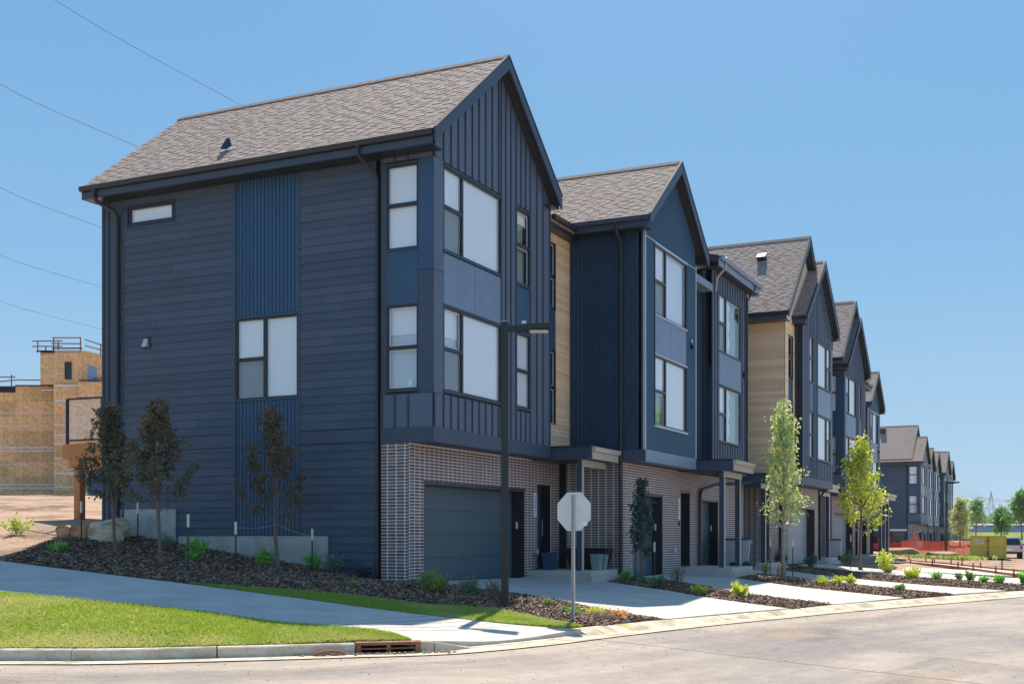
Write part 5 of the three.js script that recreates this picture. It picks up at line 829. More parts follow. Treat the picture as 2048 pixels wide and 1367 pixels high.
// ---------------------------------------------------------------- plants
function leafGeo(b, p, dir, size, c) { // one bent leaf of two faces
  const s = V(rr(-1, 1), rr(-0.6, 0.6), rr(-1, 1)).cross(dir).normalize().multiplyScalar(size * 0.36), t = dir.clone().multiplyScalar(size), mid = p.clone().addScaledVector(t, 0.5), tip = p.clone().add(t).add(V(0, -size * 0.25, 0)); b.cur = c;
  b.tri(p.toArray(), mid.clone().add(s).toArray(), tip.toArray()); b.tri(p.toArray(), tip.toArray(), mid.clone().sub(s).add(V(0, size * 0.12, 0)).toArray());
}
const mixc = (pal) => { const a = pal[(rnd() * pal.length) | 0], k = rr(1.3, 2.2); return a.map((v) => Math.min(0.9, v * k)); };
function tree(o) { // x, z, h, h0 crown base, r crown radius, branches, leaves, size, pal, lean, open
  const y0 = o.y ?? H(o.x, o.z), t = thing('tree', o.label, 'tree', V(o.x, y0, o.z), o.group), tr = mb(), lf = mb(), tipX = o.lean ?? 0;
  const at = (f) => [o.x + tipX * f + 0.02 * Math.sin(f * 9 + o.x), y0 - 0.05 + (o.h * 0.93) * f, o.z + 0.03 * Math.sin(f * 7)];
  const n = 9, pts = [...Array(n)].map((_, i) => at(i / (n - 1))); tr.tube(pts, pts.map((_, i) => o.rt * (1 - 0.85 * i / (n - 1)) + (i ? 0 : o.rt * 0.35)), 8); tr.build('trunk', o.bark ?? M.bark, t);
  const br = mb(), spots = [], env = o.env ?? ((f) => Math.sin(Math.PI * Math.min(1, 0.14 + 0.86 * Math.pow(f, 0.8))) * (1 - 0.35 * f));
  for (let i = 0; i < o.branches; i++) {
    const f0 = o.h0 / o.h + (i / o.branches) * (0.9 - o.h0 / o.h), p = V(...at(f0)), a = i * 2.4 + rr(-0.5, 0.5), top = Math.min(0.99, f0 + rr(0.1, o.rise ?? 0.3)), fr = (top - o.h0 / o.h) / (1 - o.h0 / o.h), R = o.r * Math.max(0.12, env(fr)) * rr(0.65, 1.1);
    const e = V(o.x + tipX * top + Math.cos(a) * R, y0 + o.h * top, o.z + Math.sin(a) * R), m = p.clone().lerp(e, 0.5).add(V(Math.cos(a) * R * 0.18, -0.03, Math.sin(a) * R * 0.18));
    br.tube([p.toArray(), m.toArray(), e.toArray()], [o.rt * 0.35, o.rt * 0.2, o.rt * 0.07], 5, false);
    for (let j = 0; j < 7; j++) { const q = 0.25 + 0.75 * (j + rnd()) / 7, c = q < 0.5 ? p.clone().lerp(m, q * 2) : m.clone().lerp(e, q * 2 - 1), w = V(gauss(), gauss() + 0.3, gauss()).multiplyScalar(o.r * 0.2), c2 = c.clone().add(w); if (w.length() > 0.05) br.tube([c.toArray(), c2.toArray()], [o.rt * 0.07, o.rt * 0.03], 4, false); spots.push(c, c2); }
  }
  for (let j = 0; j < 8; j++) spots.push(V(...at(0.7 + 0.3 * rnd())));
  br.build('branch', o.bark ?? M.bark, t, 'stuff');
  const per = Math.round(o.leaves / spots.length);
  for (const c of spots) { if (rnd() < (o.open ?? 0.12)) continue; for (let k = 0; k < per; k++) { const p = c.clone().add(V(gauss(), gauss(), gauss()).multiplyScalar(o.clump ?? 0.1)), d = V(gauss(), gauss() * 0.7 + (o.up ?? 0.1), gauss()).normalize(); leafGeo(lf, p, d, o.size * rr(0.7, 1.3), mixc(o.pal)); } }
  lf.build('crown', M.leaf, t); return t;
}
const DARKRED = [[0.06, 0.1, 0.04], [0.085, 0.075, 0.035], [0.05, 0.085, 0.04], [0.12, 0.1, 0.05], [0.16, 0.05, 0.035], [0.13, 0.07, 0.04], [0.07, 0.1, 0.045]];
const YG = 'young plum trees in the shaded bed';
tree({ x: -20.57, z: -21.49, h: 3.5, h0: 1.25, r: 0.98, rt: 0.045, branches: 20, leaves: 5200, size: 0.085, pal: DARKRED, lean: -0.3, label: 'leftmost dark leaved young tree, leaning over the boulders', rise: 0.42, clump: 0.1 });
tree({ x: -18.76, z: -20.96, h: 3.72, h0: 1.35, r: 1.02, rt: 0.05, branches: 20, leaves: 5200, size: 0.085, pal: DARKRED, lean: -0.15, label: 'dark leaved young tree before the taller concrete foundation step', rise: 0.42, clump: 0.1 });
tree({ x: -16.98, z: -22.92, h: 3.75, h0: 1.2, r: 1.05, rt: 0.05, branches: 18, leaves: 4400, size: 0.085, pal: DARKRED, lean: -0.18, label: 'sparse dark leaved tree before the ribbed metal slot, tied to two stakes', rise: 0.42, clump: 0.09, open: 0.3 });
tree({ x: -11.44, z: -32.6, h: 3.0, h0: 0.75, r: 0.46, rt: 0.035, branches: 16, leaves: 1900, size: 0.095, pal: [[0.025, 0.06, 0.042], [0.03, 0.075, 0.05], [0.02, 0.045, 0.035]], label: 'slim dark green young tree before the second garage door', rise: 0.3, clump: 0.08 });
tree({ x: -9.4, z: -41.55, h: 6.15, h0: 1.7, r: 0.98, rt: 0.085, branches: 26, leaves: 5200, size: 0.11, bark: M.barkPale, pal: [[0.3, 0.38, 0.1], [0.42, 0.46, 0.2], [0.2, 0.3, 0.07], [0.5, 0.5, 0.3]], label: 'tall slender pale green tree with light trunk in the third mulch strip', rise: 0.24, clump: 0.19, open: 0.34, env: (f) => f < 0.2 ? 0.55 + f * 2.1 : Math.max(0.16, 1.0 - 1.02 * (f - 0.2)) });
tree({ x: -8.7, z: -53.2, h: 5.6, h0: 1.75, r: 1.15, rt: 0.075, branches: 24, leaves: 5600, size: 0.14, pal: [[0.42, 0.42, 0.05], [0.34, 0.38, 0.04], [0.52, 0.5, 0.1], [0.2, 0.26, 0.03]], label: 'round yellow green tree in the fourth mulch strip', rise: 0.24, clump: 0.22, open: 0.36, env: (f) => f < 0.35 ? 0.6 + f * 1.15 : Math.max(0.12, 1 - 1.25 * (f - 0.35)) });
// distant trees
const at = (px, py, D) => { const th = THREE.MathUtils.degToRad(25.5), r = (px - 1024) / 2400; return [(-Math.sin(th) + r * Math.cos(th)) * D, 1.75 + (1072 - py) / 2400 * D, (-Math.cos(th) - r * Math.sin(th)) * D]; };
for (const [px, top, bot, D, r, h0, leaves, pal, label, open] of [
  [1921, 1000, 1092, 100, 1.0, 0.9, 2600, [[0.26, 0.33, 0.14], [0.35, 0.38, 0.2], [0.4, 0.36, 0.1]], 'pale willowy shrub tree behind the orange fence', 0.2],
  [1953, 1001, 1082, 118, 1.7, 1.4, 2400, [[0.16, 0.26, 0.1], [0.24, 0.34, 0.16]], 'thin vase shaped tree beyond the yellow container', 0.35],
  [2003, 1018, 1084, 122, 0.95, 0.9, 2200, [[0.08, 0.17, 0.04], [0.12, 0.22, 0.05]], 'small upright green tree right of the vase shaped tree', 0.15],
  [2044, 988, 1078, 112, 1.9, 1.3, 4200, [[0.09, 0.2, 0.05], [0.15, 0.26, 0.07]], 'dense green tree at the right edge before the blue shed', 0.05]]) {
  const p = at(px, bot, D), q = at(px, top, D); tree({ x: p[0], z: p[2], y: p[1], h: q[1] - p[1], h0, r, rt: 0.07, branches: 20, leaves, size: 0.24, pal, label, clump: 0.3, open, rise: 0.4 });
}
const GREEN = [[0.15, 0.36, 0.035], [0.22, 0.44, 0.06], [0.1, 0.25, 0.04]], LIME = [[0.42, 0.45, 0.04], [0.32, 0.4, 0.04], [0.5, 0.5, 0.08]], BLUEG = [[0.1, 0.16, 0.12], [0.14, 0.22, 0.15]], MID = [[0.07, 0.15, 0.03], [0.11, 0.22, 0.05], [0.16, 0.24, 0.05]], DARK = [[0.03, 0.012, 0.014], [0.02, 0.01, 0.012]];
function shrub(x, z, w, h, n, size, pal, label, o = {}) {
  const y0 = H(x, z), s = thing('shrub', label, o.cat ?? 'shrub', V(x, y0, z), o.group), st = mb(), lf = mb(), stems = o.stems ?? 9;
  for (let i = 0; i < stems; i++) {
    const a = i * 2.4 + rr(0, 1), R = w * 0.5 * Math.sqrt(rnd()) * 0.9, e = V(x + Math.cos(a) * R, y0 + h * rr(0.55, 0.98) * (1 - 0.35 * (2 * R / w) ** 2), z + Math.sin(a) * R);
    st.tube([[x + Math.cos(a) * R * 0.25, y0 - 0.03, z + Math.sin(a) * R * 0.25], [(x + e.x * 2) / 3, y0 + (e.y - y0) * 0.55, (z + e.z * 2) / 3], e.toArray()], [0.008, 0.006, 0.003], 5, false);
    if (o.twigs) for (let j = 0; j < 4; j++) { const p = V(x, y0, z).lerp(e, rr(0.45, 0.9)); st.tube([p.toArray(), p.clone().add(V(gauss() * 0.12, rr(0.05, 0.18), gauss() * 0.12)).toArray()], [0.004, 0.002], 4, false); }
    for (let k = 0; k < n / stems; k++) { const f = rr(0.25, 1), p = V(x, y0 + 0.02, z).lerp(e, f).add(V(gauss(), gauss(), gauss()).multiplyScalar(w * 0.11)); p.y = Math.max(p.y, y0 + 0.02); leafGeo(lf, p, V(gauss(), gauss() + (o.up ?? 0.3), gauss()).normalize(), size * rr(0.7, 1.3), mixc(pal)); }
  }
  st.build('stem', o.stemMat ?? M.bark, s, 'stuff'); if (lf.p.length) lf.build('foliage', M.leaf, s); return s;
}
const SH = [
  [-21.63, -20.71, 0.5, 0.34, 520, 0.06, GREEN, 'bright green shrub near the left end of the dark mulch bed'],
  [-20.6, -23.2, 0.5, 0.5, 360, 0.05, BLUEG, 'loose grey green shrub against the tall foundation step', { stems: 14 }],
  [-18.78, -22.12, 0.66, 0.68, 900, 0.06, GREEN, 'largest bright green shrub, before the low foundation wall'],
  [-17.37, -22.9, 0.5, 0.56, 620, 0.055, GREEN, 'bright green shrub left of the sparse dark tree trunk'],
  [-16.75, -24.0, 0.44, 0.5, 480, 0.055, GREEN, 'green shrub at the right end of the concrete foundation'],
  [-16.2, -24.05, 0.66, 0.52, 700, 0.045, BLUEG, 'wispy blue green shrub beside the foundation end', { stems: 26, twigs: true, up: 0.8 }],
  [-15.33, -24.05, 0.62, 0.36, 560, 0.05, DARK, 'low very dark red shrub by the black downspout'],
  [-14.51, -22.28, 0.42, 0.12, 260, 0.045, [[0.3, 0.34, 0.05], [0.2, 0.28, 0.04]], 'low yellow green plant before the brick pier'],
  [-20.04, -21.3, 0.22, 0.16, 90, 0.045, MID, 'tiny green seedling between the two left trees'],
  [-19.31, -20.1, 0.2, 0.15, 80, 0.045, MID, 'tiny green seedling close to the sidewalk'],
  [-17.38, -20.08, 0.2, 0.16, 80, 0.045, BLUEG, 'tiny grey green seedling below the large green shrub'],
  [-16.76, -20.65, 0.24, 0.18, 110, 0.045, MID, 'tiny green seedling before the middle stake'],
  [-12.82, -22.91, 0.86, 0.6, 1300, 0.055, [[0.16, 0.22, 0.03], [0.1, 0.19, 0.035], [0.25, 0.27, 0.05]], 'rounded leafy shrub before the double garage door', { stems: 16 }],
  [-12.2, -23.4, 0.62, 0.46, 520, 0.045, [[0.1, 0.17, 0.06], [0.13, 0.2, 0.09]], 'loose green shrub right of the rounded shrub', { stems: 18, twigs: true }],
  [-11.55, -23.3, 0.5, 0.55, 90, 0.04, [[0.28, 0.24, 0.12], [0.18, 0.17, 0.09]], 'bare twiggy shrub beside the near lamp post', { stems: 22, twigs: true }],
  [-10.2, -23.2, 0.36, 0.19, 330, 0.05, MID, 'small green shrub in the sunlit mulch behind the sign'],
  [-9.35, -22.35, 0.6, 0.16, 520, 0.045, MID, 'low green groundcover beside the sign post'],
  [-8.95, -22.5, 0.85, 0.13, 900, 0.04, [[0.4, 0.4, 0.05], [0.3, 0.34, 0.05]], 'low yellow groundcover right of the sign post', { cat: 'groundcover' }],
  [-8.45, -22.55, 0.75, 0.12, 760, 0.04, [[0.5, 0.24, 0.05], [0.36, 0.2, 0.05]], 'low orange groundcover at the tip of the sunlit mulch', { cat: 'groundcover' }],
  [-8.35, -21.7, 0.8, 0.13, 700, 0.04, [[0.15, 0.09, 0.08], [0.2, 0.13, 0.12]], 'purple brown groundcover in front of the orange one', { cat: 'groundcover' }],
  [-12.1, -33.2, 0.4, 0.3, 240, 0.07, GREEN, 'grassy green plant at the brick corner beside the first canopy', { up: 1.2 }],
  [-10.33, -30.86, 0.46, 0.34, 380, 0.08, [[0.05, 0.13, 0.05], [0.08, 0.17, 0.07]], 'dark green grassy tuft along the second mulch strip', { up: 1.4 }],
  [-11.1, -32.2, 0.2, 0.2, 90, 0.06, GREEN, 'tiny green plant at the foot of the slim tree', { up: 1 }],
  [-10.3, -32.4, 0.55, 0.72, 40, 0.03, [[0.25, 0.14, 0.12]], 'bare reddish twiggy shrub before the second stoop', { stems: 22, twigs: true }],
  [-8.95, -29.97, 0.46, 0.3, 520, 0.06, LIME, 'yellow green shrub nearer the second garage'],
  [-7.85, -29.75, 0.56, 0.42, 800, 0.06, LIME, 'brightest yellow green shrub in the second mulch strip'],
  [-10.9, -43.0, 0.6, 0.75, 90, 0.04, [[0.2, 0.2, 0.12]], 'bare grey twiggy shrub before the first grey bin', { stems: 22, twigs: true }],
  [-10.3, -42.7, 0.4, 0.6, 130, 0.06, LIME, 'twiggy shrub with a few yellow leaves before the bins', { stems: 12, twigs: true }],
  [-7.16, -36.9, 0.5, 0.36, 520, 0.06, LIME, 'yellow green shrub at the edge of the third mulch strip'],
  [-7.0, -38.4, 0.5, 0.36, 460, 0.06, LIME, 'yellow green shrub behind another at the third strip'],
  [-6.7, -39.0, 0.5, 0.3, 420, 0.06, LIME, 'flatter yellow green shrub, last of three together'],
  [-4.79, -36.1, 0.42, 0.2, 330, 0.06, MID, 'small green shrub near the kerb end of the third strip'],
  [-7.9, -54.5, 0.9, 0.95, 620, 0.09, LIME, 'upright yellow shrub right of the yellow green tree', { stems: 14 }],
  [-7.3, -51.5, 0.6, 0.32, 460, 0.07, LIME, 'small lime shrub under the upright yellow shrub'],
  [-5.67, -46.0, 0.75, 0.5, 820, 0.07, LIME, 'broad yellow shrub in the fourth mulch strip'],
  [-11.6, -50.9, 0.9, 0.75, 620, 0.08, [[0.03, 0.09, 0.05], [0.05, 0.12, 0.06]], 'dark green bush in shade before the fifth garage'],
  [-10.6, -52.2, 0.8, 0.7, 500, 0.08, [[0.03, 0.09, 0.05], [0.05, 0.12, 0.06]], 'second dark green bush beside the canopy posts'],
  [-10.2, -58.6, 0.9, 0.9, 420, 0.08, MID, 'loose green bush between bin and yellow green tree', { stems: 16, twigs: true }],
  [-4.75, -45.1, 0.5, 0.36, 360, 0.07, GREEN, 'green perennial right of the broad yellow shrub', { up: 0.8 }],
  [-4.1, -46.0, 0.4, 0.3, 240, 0.07, MID, 'small green perennial set back in the fourth strip', { up: 0.8 }],
  [-3.6, -44.6, 0.5, 0.42, 330, 0.08, MID, 'upright green perennial midway along the fourth strip', { up: 1.1 }],
  [-3.1, -44.0, 0.45, 0.3, 280, 0.07, GREEN, 'leafy green perennial beside the upright one', { up: 0.6 }],
  [-2.6, -43.4, 0.6, 0.34, 380, 0.07, GREEN, 'wide green perennial towards the right edge', { up: 0.6 }],
  [-1.75, -42.6, 0.6, 0.5, 420, 0.09, GREEN, 'tall grassy perennial near the kerb end', { up: 1.3 }],
  [-1.35, -42.0, 0.6, 0.25, 380, 0.07, MID, 'low green perennial at the kerb end of the fourth strip', { up: 0.6 }],
  [-9.3, -40.6, 0.5, 0.6, 60, 0.05, [[0.35, 0.25, 0.12]], 'dry brown twiggy plant at the pale trunk foot', { stems: 18, twigs: true }],
  [-24.6, -22.2, 1.0, 0.4, 420, 0.07, [[0.34, 0.38, 0.06], [0.26, 0.33, 0.06]], 'weedy yellow green clump on the dirt left of the boulders', { up: 0.9 }],
  [-25.6, -20.8, 1.3, 0.3, 520, 0.07, [[0.4, 0.42, 0.1], [0.3, 0.36, 0.06]], 'sprawling pale weeds at the left edge of the picture', { up: 0.8 }],
];
SH.forEach((s) => shrub(...s));

// ---------------------------------------------------------------- stakes and ties
function stake(x, z, h, label) { const y = H(x, z), t = thing('stake', label, 'stake', V(x, y, z)), b = mb(); b.tube([[x, y - 0.1, z], [x, y + h - 0.2, z]], 0.018, 6); b.build('rod', M.poleDark, t); const c = mb(); c.box(x - 0.019, x + 0.019, y + h - 0.28, y + h, z - 0.019, z + 0.019); c.build('cap', M.cream, t); }
for (const [x, z, h, l] of [[-22.3, -22.1, 1.05, 'leftmost stake, before the boulders'], [-21.6, -23.3, 1.05, 'stake beside the lower end of the black downspout'], [-17.7, -20.64, 1.28, 'stake in front of the largest green shrub'], [-16.92, -21.29, 1.18, 'stake left of the sparse dark tree'], [-16.5, -23.6, 1.05, 'stake at the end of the concrete foundation'], [-11.75, -32.95, 1.3, 'left stake of the slim green tree'], [-11.05, -32.6, 1.2, 'right stake of the slim green tree'], [-9.15, -41.9, 1.35, 'stake right of the pale trunk'], [-9.8, -41.3, 1.35, 'stake left of the pale trunk'], [-9.1, -53.1, 1.5, 'stake left of the yellow green tree']]) stake(x, z, h, l + ', dark rod with cream cap');
{
  const y = H(-16.98, -22.92) + 1.08, T1 = [-17.02, y, -22.92], A = [-16.92, H(-16.92, -21.29) + 1.05, -21.29], B = [-16.5, H(-16.5, -23.6) + 0.85, -23.6], mid = (p, q, s) => [(p[0] + q[0]) / 2, (p[1] + q[1]) / 2 - s, (p[2] + q[2]) / 2];
  const b = mb(); b.tube([A, mid(A, T1, 0.05), T1, mid(T1, B, 0.02), B], 0.006, 5); solo('tie_wire', b, M.galv, 'thin grey wire tying the sparse dark tree to its stakes', 'wire');
}
// ---------------------------------------------------------------- lamps, sign
function lampPost(x, z, y, h, turn, label) {
  const l = thing('street_lamp', label, 'street lamp', V(0, 0, 0), 'square dark lamp posts'); ORG = V(0, 0, 0); l.position.set(x, y, z); l.rotation.y = turn;
  const b = mb(); b.box(-0.075, 0.075, 0.02, h, -0.075, 0.075); b.build('pole', M.poleDark, l); const bp = mb(); bp.box(-0.14, 0.14, -0.1, 0.03, -0.14, 0.14); bp.build('base_plate', M.poleDark, l);
  const a = mb(); a.box(0.076, 0.3, h - 0.2, h - 0.08, -0.045, 0.045); a.build('arm', M.poleDark, l);
  const hd = mb(), s = (x0, x1, y0, y1, w0, w1, u) => hd.hexa([[x0, y0, w0], [x1, y0 + u, w1], [x1, y0 + u, -w1], [x0, y0, -w0]], [[x0, y1, w0], [x1, y1, w1], [x1, y1, -w1], [x0, y1, -w0]]);
  s(0.301, 0.5, h - 0.2, h - 0.06, 0.09, 0.19, -0.0); s(0.501, 0.95, h - 0.2, h - 0.06, 0.19, 0.19, 0.06); hd.build('lamp_head', M.poleDark, l);
  const ln = mb(); ln.box(0.52, 0.9, h - 0.212, h - 0.2, -0.15, 0.15); const lens = ln.build('lens', M.lens, l); lens.rotation.z = 0.0;
  const c = mb(); c.tube([[0.4, h - 0.06, 0], [0.4, h + 0.02, 0]], [0.06, 0.045], 10); c.build('sensor', M.white, l); const pl = mb(); pl.box(-0.08, 0.08, h, h + 0.012, -0.08, 0.08); pl.build('cap', M.galv, l);
  return l;
}
lampPost(-10.92, -22.55, 0.24, 5.98, THREE.MathUtils.degToRad(22), 'tall square dark lamp post in front of the nearest townhouse');
{ const p = at(1893, 1119, 90); lampPost(p[0], p[2], 0, 5.9, THREE.MathUtils.degToRad(20), 'distant square lamp post before the orange fence'); }
{
  const x = -8.74, z = -21.04, y = 0.08, t = thing('stop_sign', 'pale back of an octagonal stop sign on a galvanized post', 'road sign', V(x, y, z)); ORG = V(0, 0, 0); t.rotation.y = THREE.MathUtils.degToRad(-6);
  const p = mb(); p.prism('y', [[-0.03, 0.035], [-0.022, 0.035], [-0.022, 0.0], [0.022, 0.0], [0.022, 0.035], [0.03, 0.035], [0.03, -0.006], [-0.03, -0.006]], -0.2, 2.46); p.build('post', M.galv, t);
  const oc = mb(), R = 0.395, pts = [...Array(8)].map((_, i) => { const a = Math.PI / 8 + i * Math.PI / 4; return [R * Math.cos(a) * 0.98, 2.14 + R * Math.sin(a)]; }); oc.prism('z', pts, -0.012, -0.007); const s = oc.build('sign_plate', M.signBack, t);
  const st = mb(); st.quad([0.2, 1.87, -0.0055], [0.29, 1.87, -0.0055], [0.29, 1.95, -0.0055], [0.2, 1.95, -0.0055]); st.build('sticker', M.white, s);
  for (const yy of [1.95, 2.32]) { const bt = mb(); bt.tube([[0, yy, -0.005], [0, yy, 0.012]], 0.014, 6); bt.build('bolt', M.silver, t); }
}
// ---------------------------------------------------------------- pots, box, bins
function pot(x, z, y, r0, r1, h, mat, label) { ORG = V(x, y, z); const p = [[0, 0], [r0, 0], [r1, h], [r1 - 0.02, h], [r1 - 0.035, h - 0.05], [0, h - 0.05]].map((q) => new THREE.Vector2(...q)), g = new THREE.LatheGeometry(p, 4, Math.PI / 4), m = new THREE.Mesh(g.toNonIndexed(), mat); m.geometry.computeVertexNormals(); m.name = 'planter'; m.position.copy(ORG); m.castShadow = m.receiveShadow = true; scene.add(m); tag(m, label, 'planter'); }
pot(-13.95, -31.75, 0.78, 0.17, 0.25, 0.5, M.potBlue, 'tapered dark blue planter by the first front door');
pot(-12.72, -32.35, 0.78, 0.15, 0.21, 0.46, M.potGrey, 'pale grey green tapered planter right of the canopy post');
pot(-12.68, -32.7, 0.78, 0.14, 0.2, 0.44, M.potGrey, 'second pale grey green planter behind its twin');
{ const b = mb(), y = 0.78; b.hexa([[-13.7, y, -32.7], [-12.75, y, -32.7], [-12.75, y, -33.25], [-13.7, y, -33.25]], [[-13.85, y + 0.62, -32.6], [-12.55, y + 0.62, -32.6], [-12.55, y + 0.62, -33.3], [-13.85, y + 0.62, -33.3]]); solo('storage_box', b, M.black, 'wide black tapered box against the brick wall under the first canopy', 'box'); }
function bin(x, z, y, turn, label) {
  const t = thing('wheeled_bin', label, 'bin', V(0, 0, 0), 'grey wheeled bins'); ORG = V(0, 0, 0); t.position.set(x, y, z); t.rotation.y = turn;
  const b = mb(); b.hexa([[-0.22, 0.06, 0.22], [0.22, 0.06, 0.22], [0.22, 0.06, -0.22], [-0.22, 0.06, -0.22]], [[-0.29, 1.0, 0.3], [0.29, 1.0, 0.3], [0.29, 1.0, -0.3], [-0.29, 1.0, -0.3]]); b.build('body', M.bin, t);
  const r = mb(); r.box(-0.31, 0.31, 1.0, 1.05, -0.32, 0.32); r.build('rim', M.bin, t); const l = mb(); l.hexa([[-0.31, 1.052, 0.33], [0.31, 1.052, 0.33], [0.31, 1.052, -0.33], [-0.31, 1.052, -0.33]], [[-0.24, 1.13, 0.25], [0.24, 1.13, 0.25], [0.24, 1.11, -0.3], [-0.24, 1.11, -0.3]]); l.build('lid', M.binLid, t);
  const h = mb(); h.tube([[0.3, 0.95, -0.25], [0.37, 0.97, -0.25], [0.37, 0.97, 0.25], [0.3, 0.95, 0.25]], 0.018, 6); h.build('handle', M.bin, t);
  for (const s of [-1, 1]) { const w = mb(); w.tube([[0.16, 0.13, s * 0.22], [0.16, 0.13, s * 0.28]], 0.13, 14); w.build('wheel', M.rubber, t); }
}
bin(-11.6, -44.45, 0.55, 0.2, 'grey wheeled bin with dark lid right of the second canopy posts');
bin(-11.75, -43.2, 0.55, 0.1, 'grey wheeled bin half hidden behind the second canopy post');
bin(-11.35, -61.9, 0.5, 0.1, 'distant grey wheeled bin beside the far canopy posts');

// ---------------------------------------------------------------- building site on the right
{
  const p = at(1977, 1122, 84.7), th = THREE.MathUtils.degToRad(3.5), d = thing('skip_container', 'large yellow steel waste container with two rear doors', 'container', V(0, 0, 0)); ORG = V(0, 0, 0); d.position.set(p[0], 0.0, p[2]); d.rotation.y = th;
  const w = 1.2, L = 5.2, y0 = 0.2, y1 = 1.78; const bs = mb(); bs.box(-w, w, y0, y0 + 0.06, -L, 0); bs.box(-w, -w + 0.06, y0 + 0.06, y1, -L, -0.06); bs.box(w - 0.06, w, y0 + 0.06, y1, -L, -0.06); bs.box(-w + 0.061, w - 0.061, y0 + 0.06, y1, -L, -L + 0.06); bs.build('body', M.yellow, d);
  for (const s of [-1, 1]) {
    const a = s < 0 ? -w + 0.02 : 0.02, c = s < 0 ? -0.02 : w - 0.02, dr = mb(); dr.box(a, c, y0 + 0.05, y1, -0.058, -0.03); const door = dr.build('door', M.yellow, d);
    for (const [q, r, u, v] of [[a, c, y1 - 0.1, y1], [a, c, y0 + 0.05, y0 + 0.16], [a, c, 0.92, 1.02], [a, a + 0.09, y0 + 0.17, 0.915], [c - 0.09, c, y0 + 0.17, 0.915], [a, a + 0.09, 1.025, y1 - 0.105], [c - 0.09, c, 1.025, y1 - 0.105]]) { const f = mb(); f.box(q, r, u, v, -0.029, 0.02); f.build('frame', M.yellowDark, door); }
  }
  const lk = mb(); lk.tube([[0, y0, 0.05], [0, y1, 0.05]], 0.025, 8); lk.build('lock_rod', M.rust, d); for (const y of [0.55, 1.35]) { const q = mb(); q.box(-0.08, 0.08, y, y + 0.12, 0.021, 0.09); q.build('latch', M.rust, d); }
  for (const x of [-0.95, -0.35, 0.35, 0.95]) { const q = mb(); q.tube([[x - 0.07, 0.1, -0.15], [x + 0.07, 0.1, -0.15]], 0.1, 12); q.build('wheel', M.rubber, d); }
  const c = document.createElement('canvas'); c.width = 256; c.height = 128; const x = c.getContext('2d'); x.fillStyle = '#efe6dc'; x.fillRect(0, 0, 256, 128); x.fillStyle = '#4a1410'; x.font = 'bold 60px sans-serif'; x.textAlign = 'center'; x.fillText('A.TEAM', 128, 66); x.fillStyle = '#6b5a50'; x.fillRect(34, 86, 188, 14);
  const t = new THREE.CanvasTexture(c); t.colorSpace = THREE.SRGBColorSpace; const g = mb(); g.quad([-0.82, 1.22, -0.026], [-0.32, 1.22, -0.026], [-0.32, 1.52, -0.026], [-0.82, 1.52, -0.026]); g.u = [0, 0, 1, 0, 1, 1, 0, 0, 1, 1, 0, 1]; g.build('lettering', std({ map: t, roughness: 0.6 }), d);
}
{
  const p = at(2020, 1118, 90), t = thing('car', 'silver estate car seen from behind, half hidden by the yellow container', 'car', V(0, 0, 0)); ORG = V(0, 0, 0); t.position.set(p[0], 0.02, p[2]); t.rotation.y = THREE.MathUtils.degToRad(6);
  const w = 0.92, b = mb(); b.hexa([[-w, 0.42, 0], [w, 0.42, 0], [w, 0.42, -4.5], [-w, 0.42, -4.5]], [[-w, 1.02, 0.04], [w, 1.02, 0.04], [w, 0.96, -4.4], [-w, 0.96, -4.4]]); b.hexa([[-w, 1.021, 0.0], [w, 1.021, 0.0], [w, 1.021, -3.1], [-w, 1.021, -3.1]], [[-w + 0.18, 1.64, -0.35], [w - 0.18, 1.64, -0.35], [w - 0.18, 1.64, -2.3], [-w + 0.18, 1.64, -2.3]]); b.build('body', M.silver, t);
  const g = mb(); g.quad([-w + 0.14, 1.08, -0.012], [w - 0.14, 1.08, -0.012], [w - 0.26, 1.55, -0.275], [-w + 0.26, 1.55, -0.275]); g.build('rear_window', M.darkGlass, t);
  for (const s of [-1, 1]) { const q = mb(); q.box(s * w - s * 0.02, s * w - s * 0.2, 0.78, 1.0, 0.02, 0.07); q.build('tail_light', M.tail, t); for (const z of [-0.75, -3.6]) { const k = mb(); k.tube([[s * (w - 0.2), 0.34, z], [s * (w + 0.01), 0.34, z]], 0.34, 18); k.build('wheel', M.rubber, t); } const m = mb(); m.box(s * w, s * (w + 0.24), 1.02, 1.16, -2.9, -2.78); m.build('wing_mirror', M.black, t); }
  const bu = mb(); bu.box(-w, w, 0.42, 0.56, 0.05, 0.14); bu.build('bumper', M.black, t); const np = mb(); np.box(-0.26, 0.26, 0.68, 0.8, 0.035, 0.05); np.build('number_plate', M.white, t);
}
{
  const A = at(1805, 1110, 95), B = at(1893, 1113, 90), C = at(1948, 1116, 87), f = thing('safety_fence', 'orange plastic mesh fence along the building site', 'fence', V(A[0], 0.3, A[2]));
  const run = (P, Q, n) => { const b = mb(); for (let i = 0; i < n; i++) { const q = (k, y) => { const u = k / n; return [P[0] + (Q[0] - P[0]) * u + 0.12 * Math.sin(k * 1.7), 0.15 + y + 0.05 * Math.sin(k * 1.1) * (y > 0.5 ? 1 : 0.3), P[2] + (Q[2] - P[2]) * u + 0.08 * Math.cos(k * 1.3)]; }; b.quad(q(i, 0.1), q(i + 1, 0.1), q(i + 1, 1.22), q(i, 1.22)); } b.build('mesh_panel', M.orange, f); };
  run(A, B, 14); run(B, C, 10); for (let i = 0; i <= 7; i++) { const u = i / 7, P = u < 0.6 ? A.map((v, k) => v + (B[k] - v) * u / 0.6) : B.map((v, k) => v + (C[k] - v) * (u - 0.6) / 0.4), b = mb(); b.tube([[P[0], -0.1, P[2] + 0.1], [P[0], 1.4, P[2] + 0.1]], 0.022, 6); b.build('post', M.galv, f); }
}
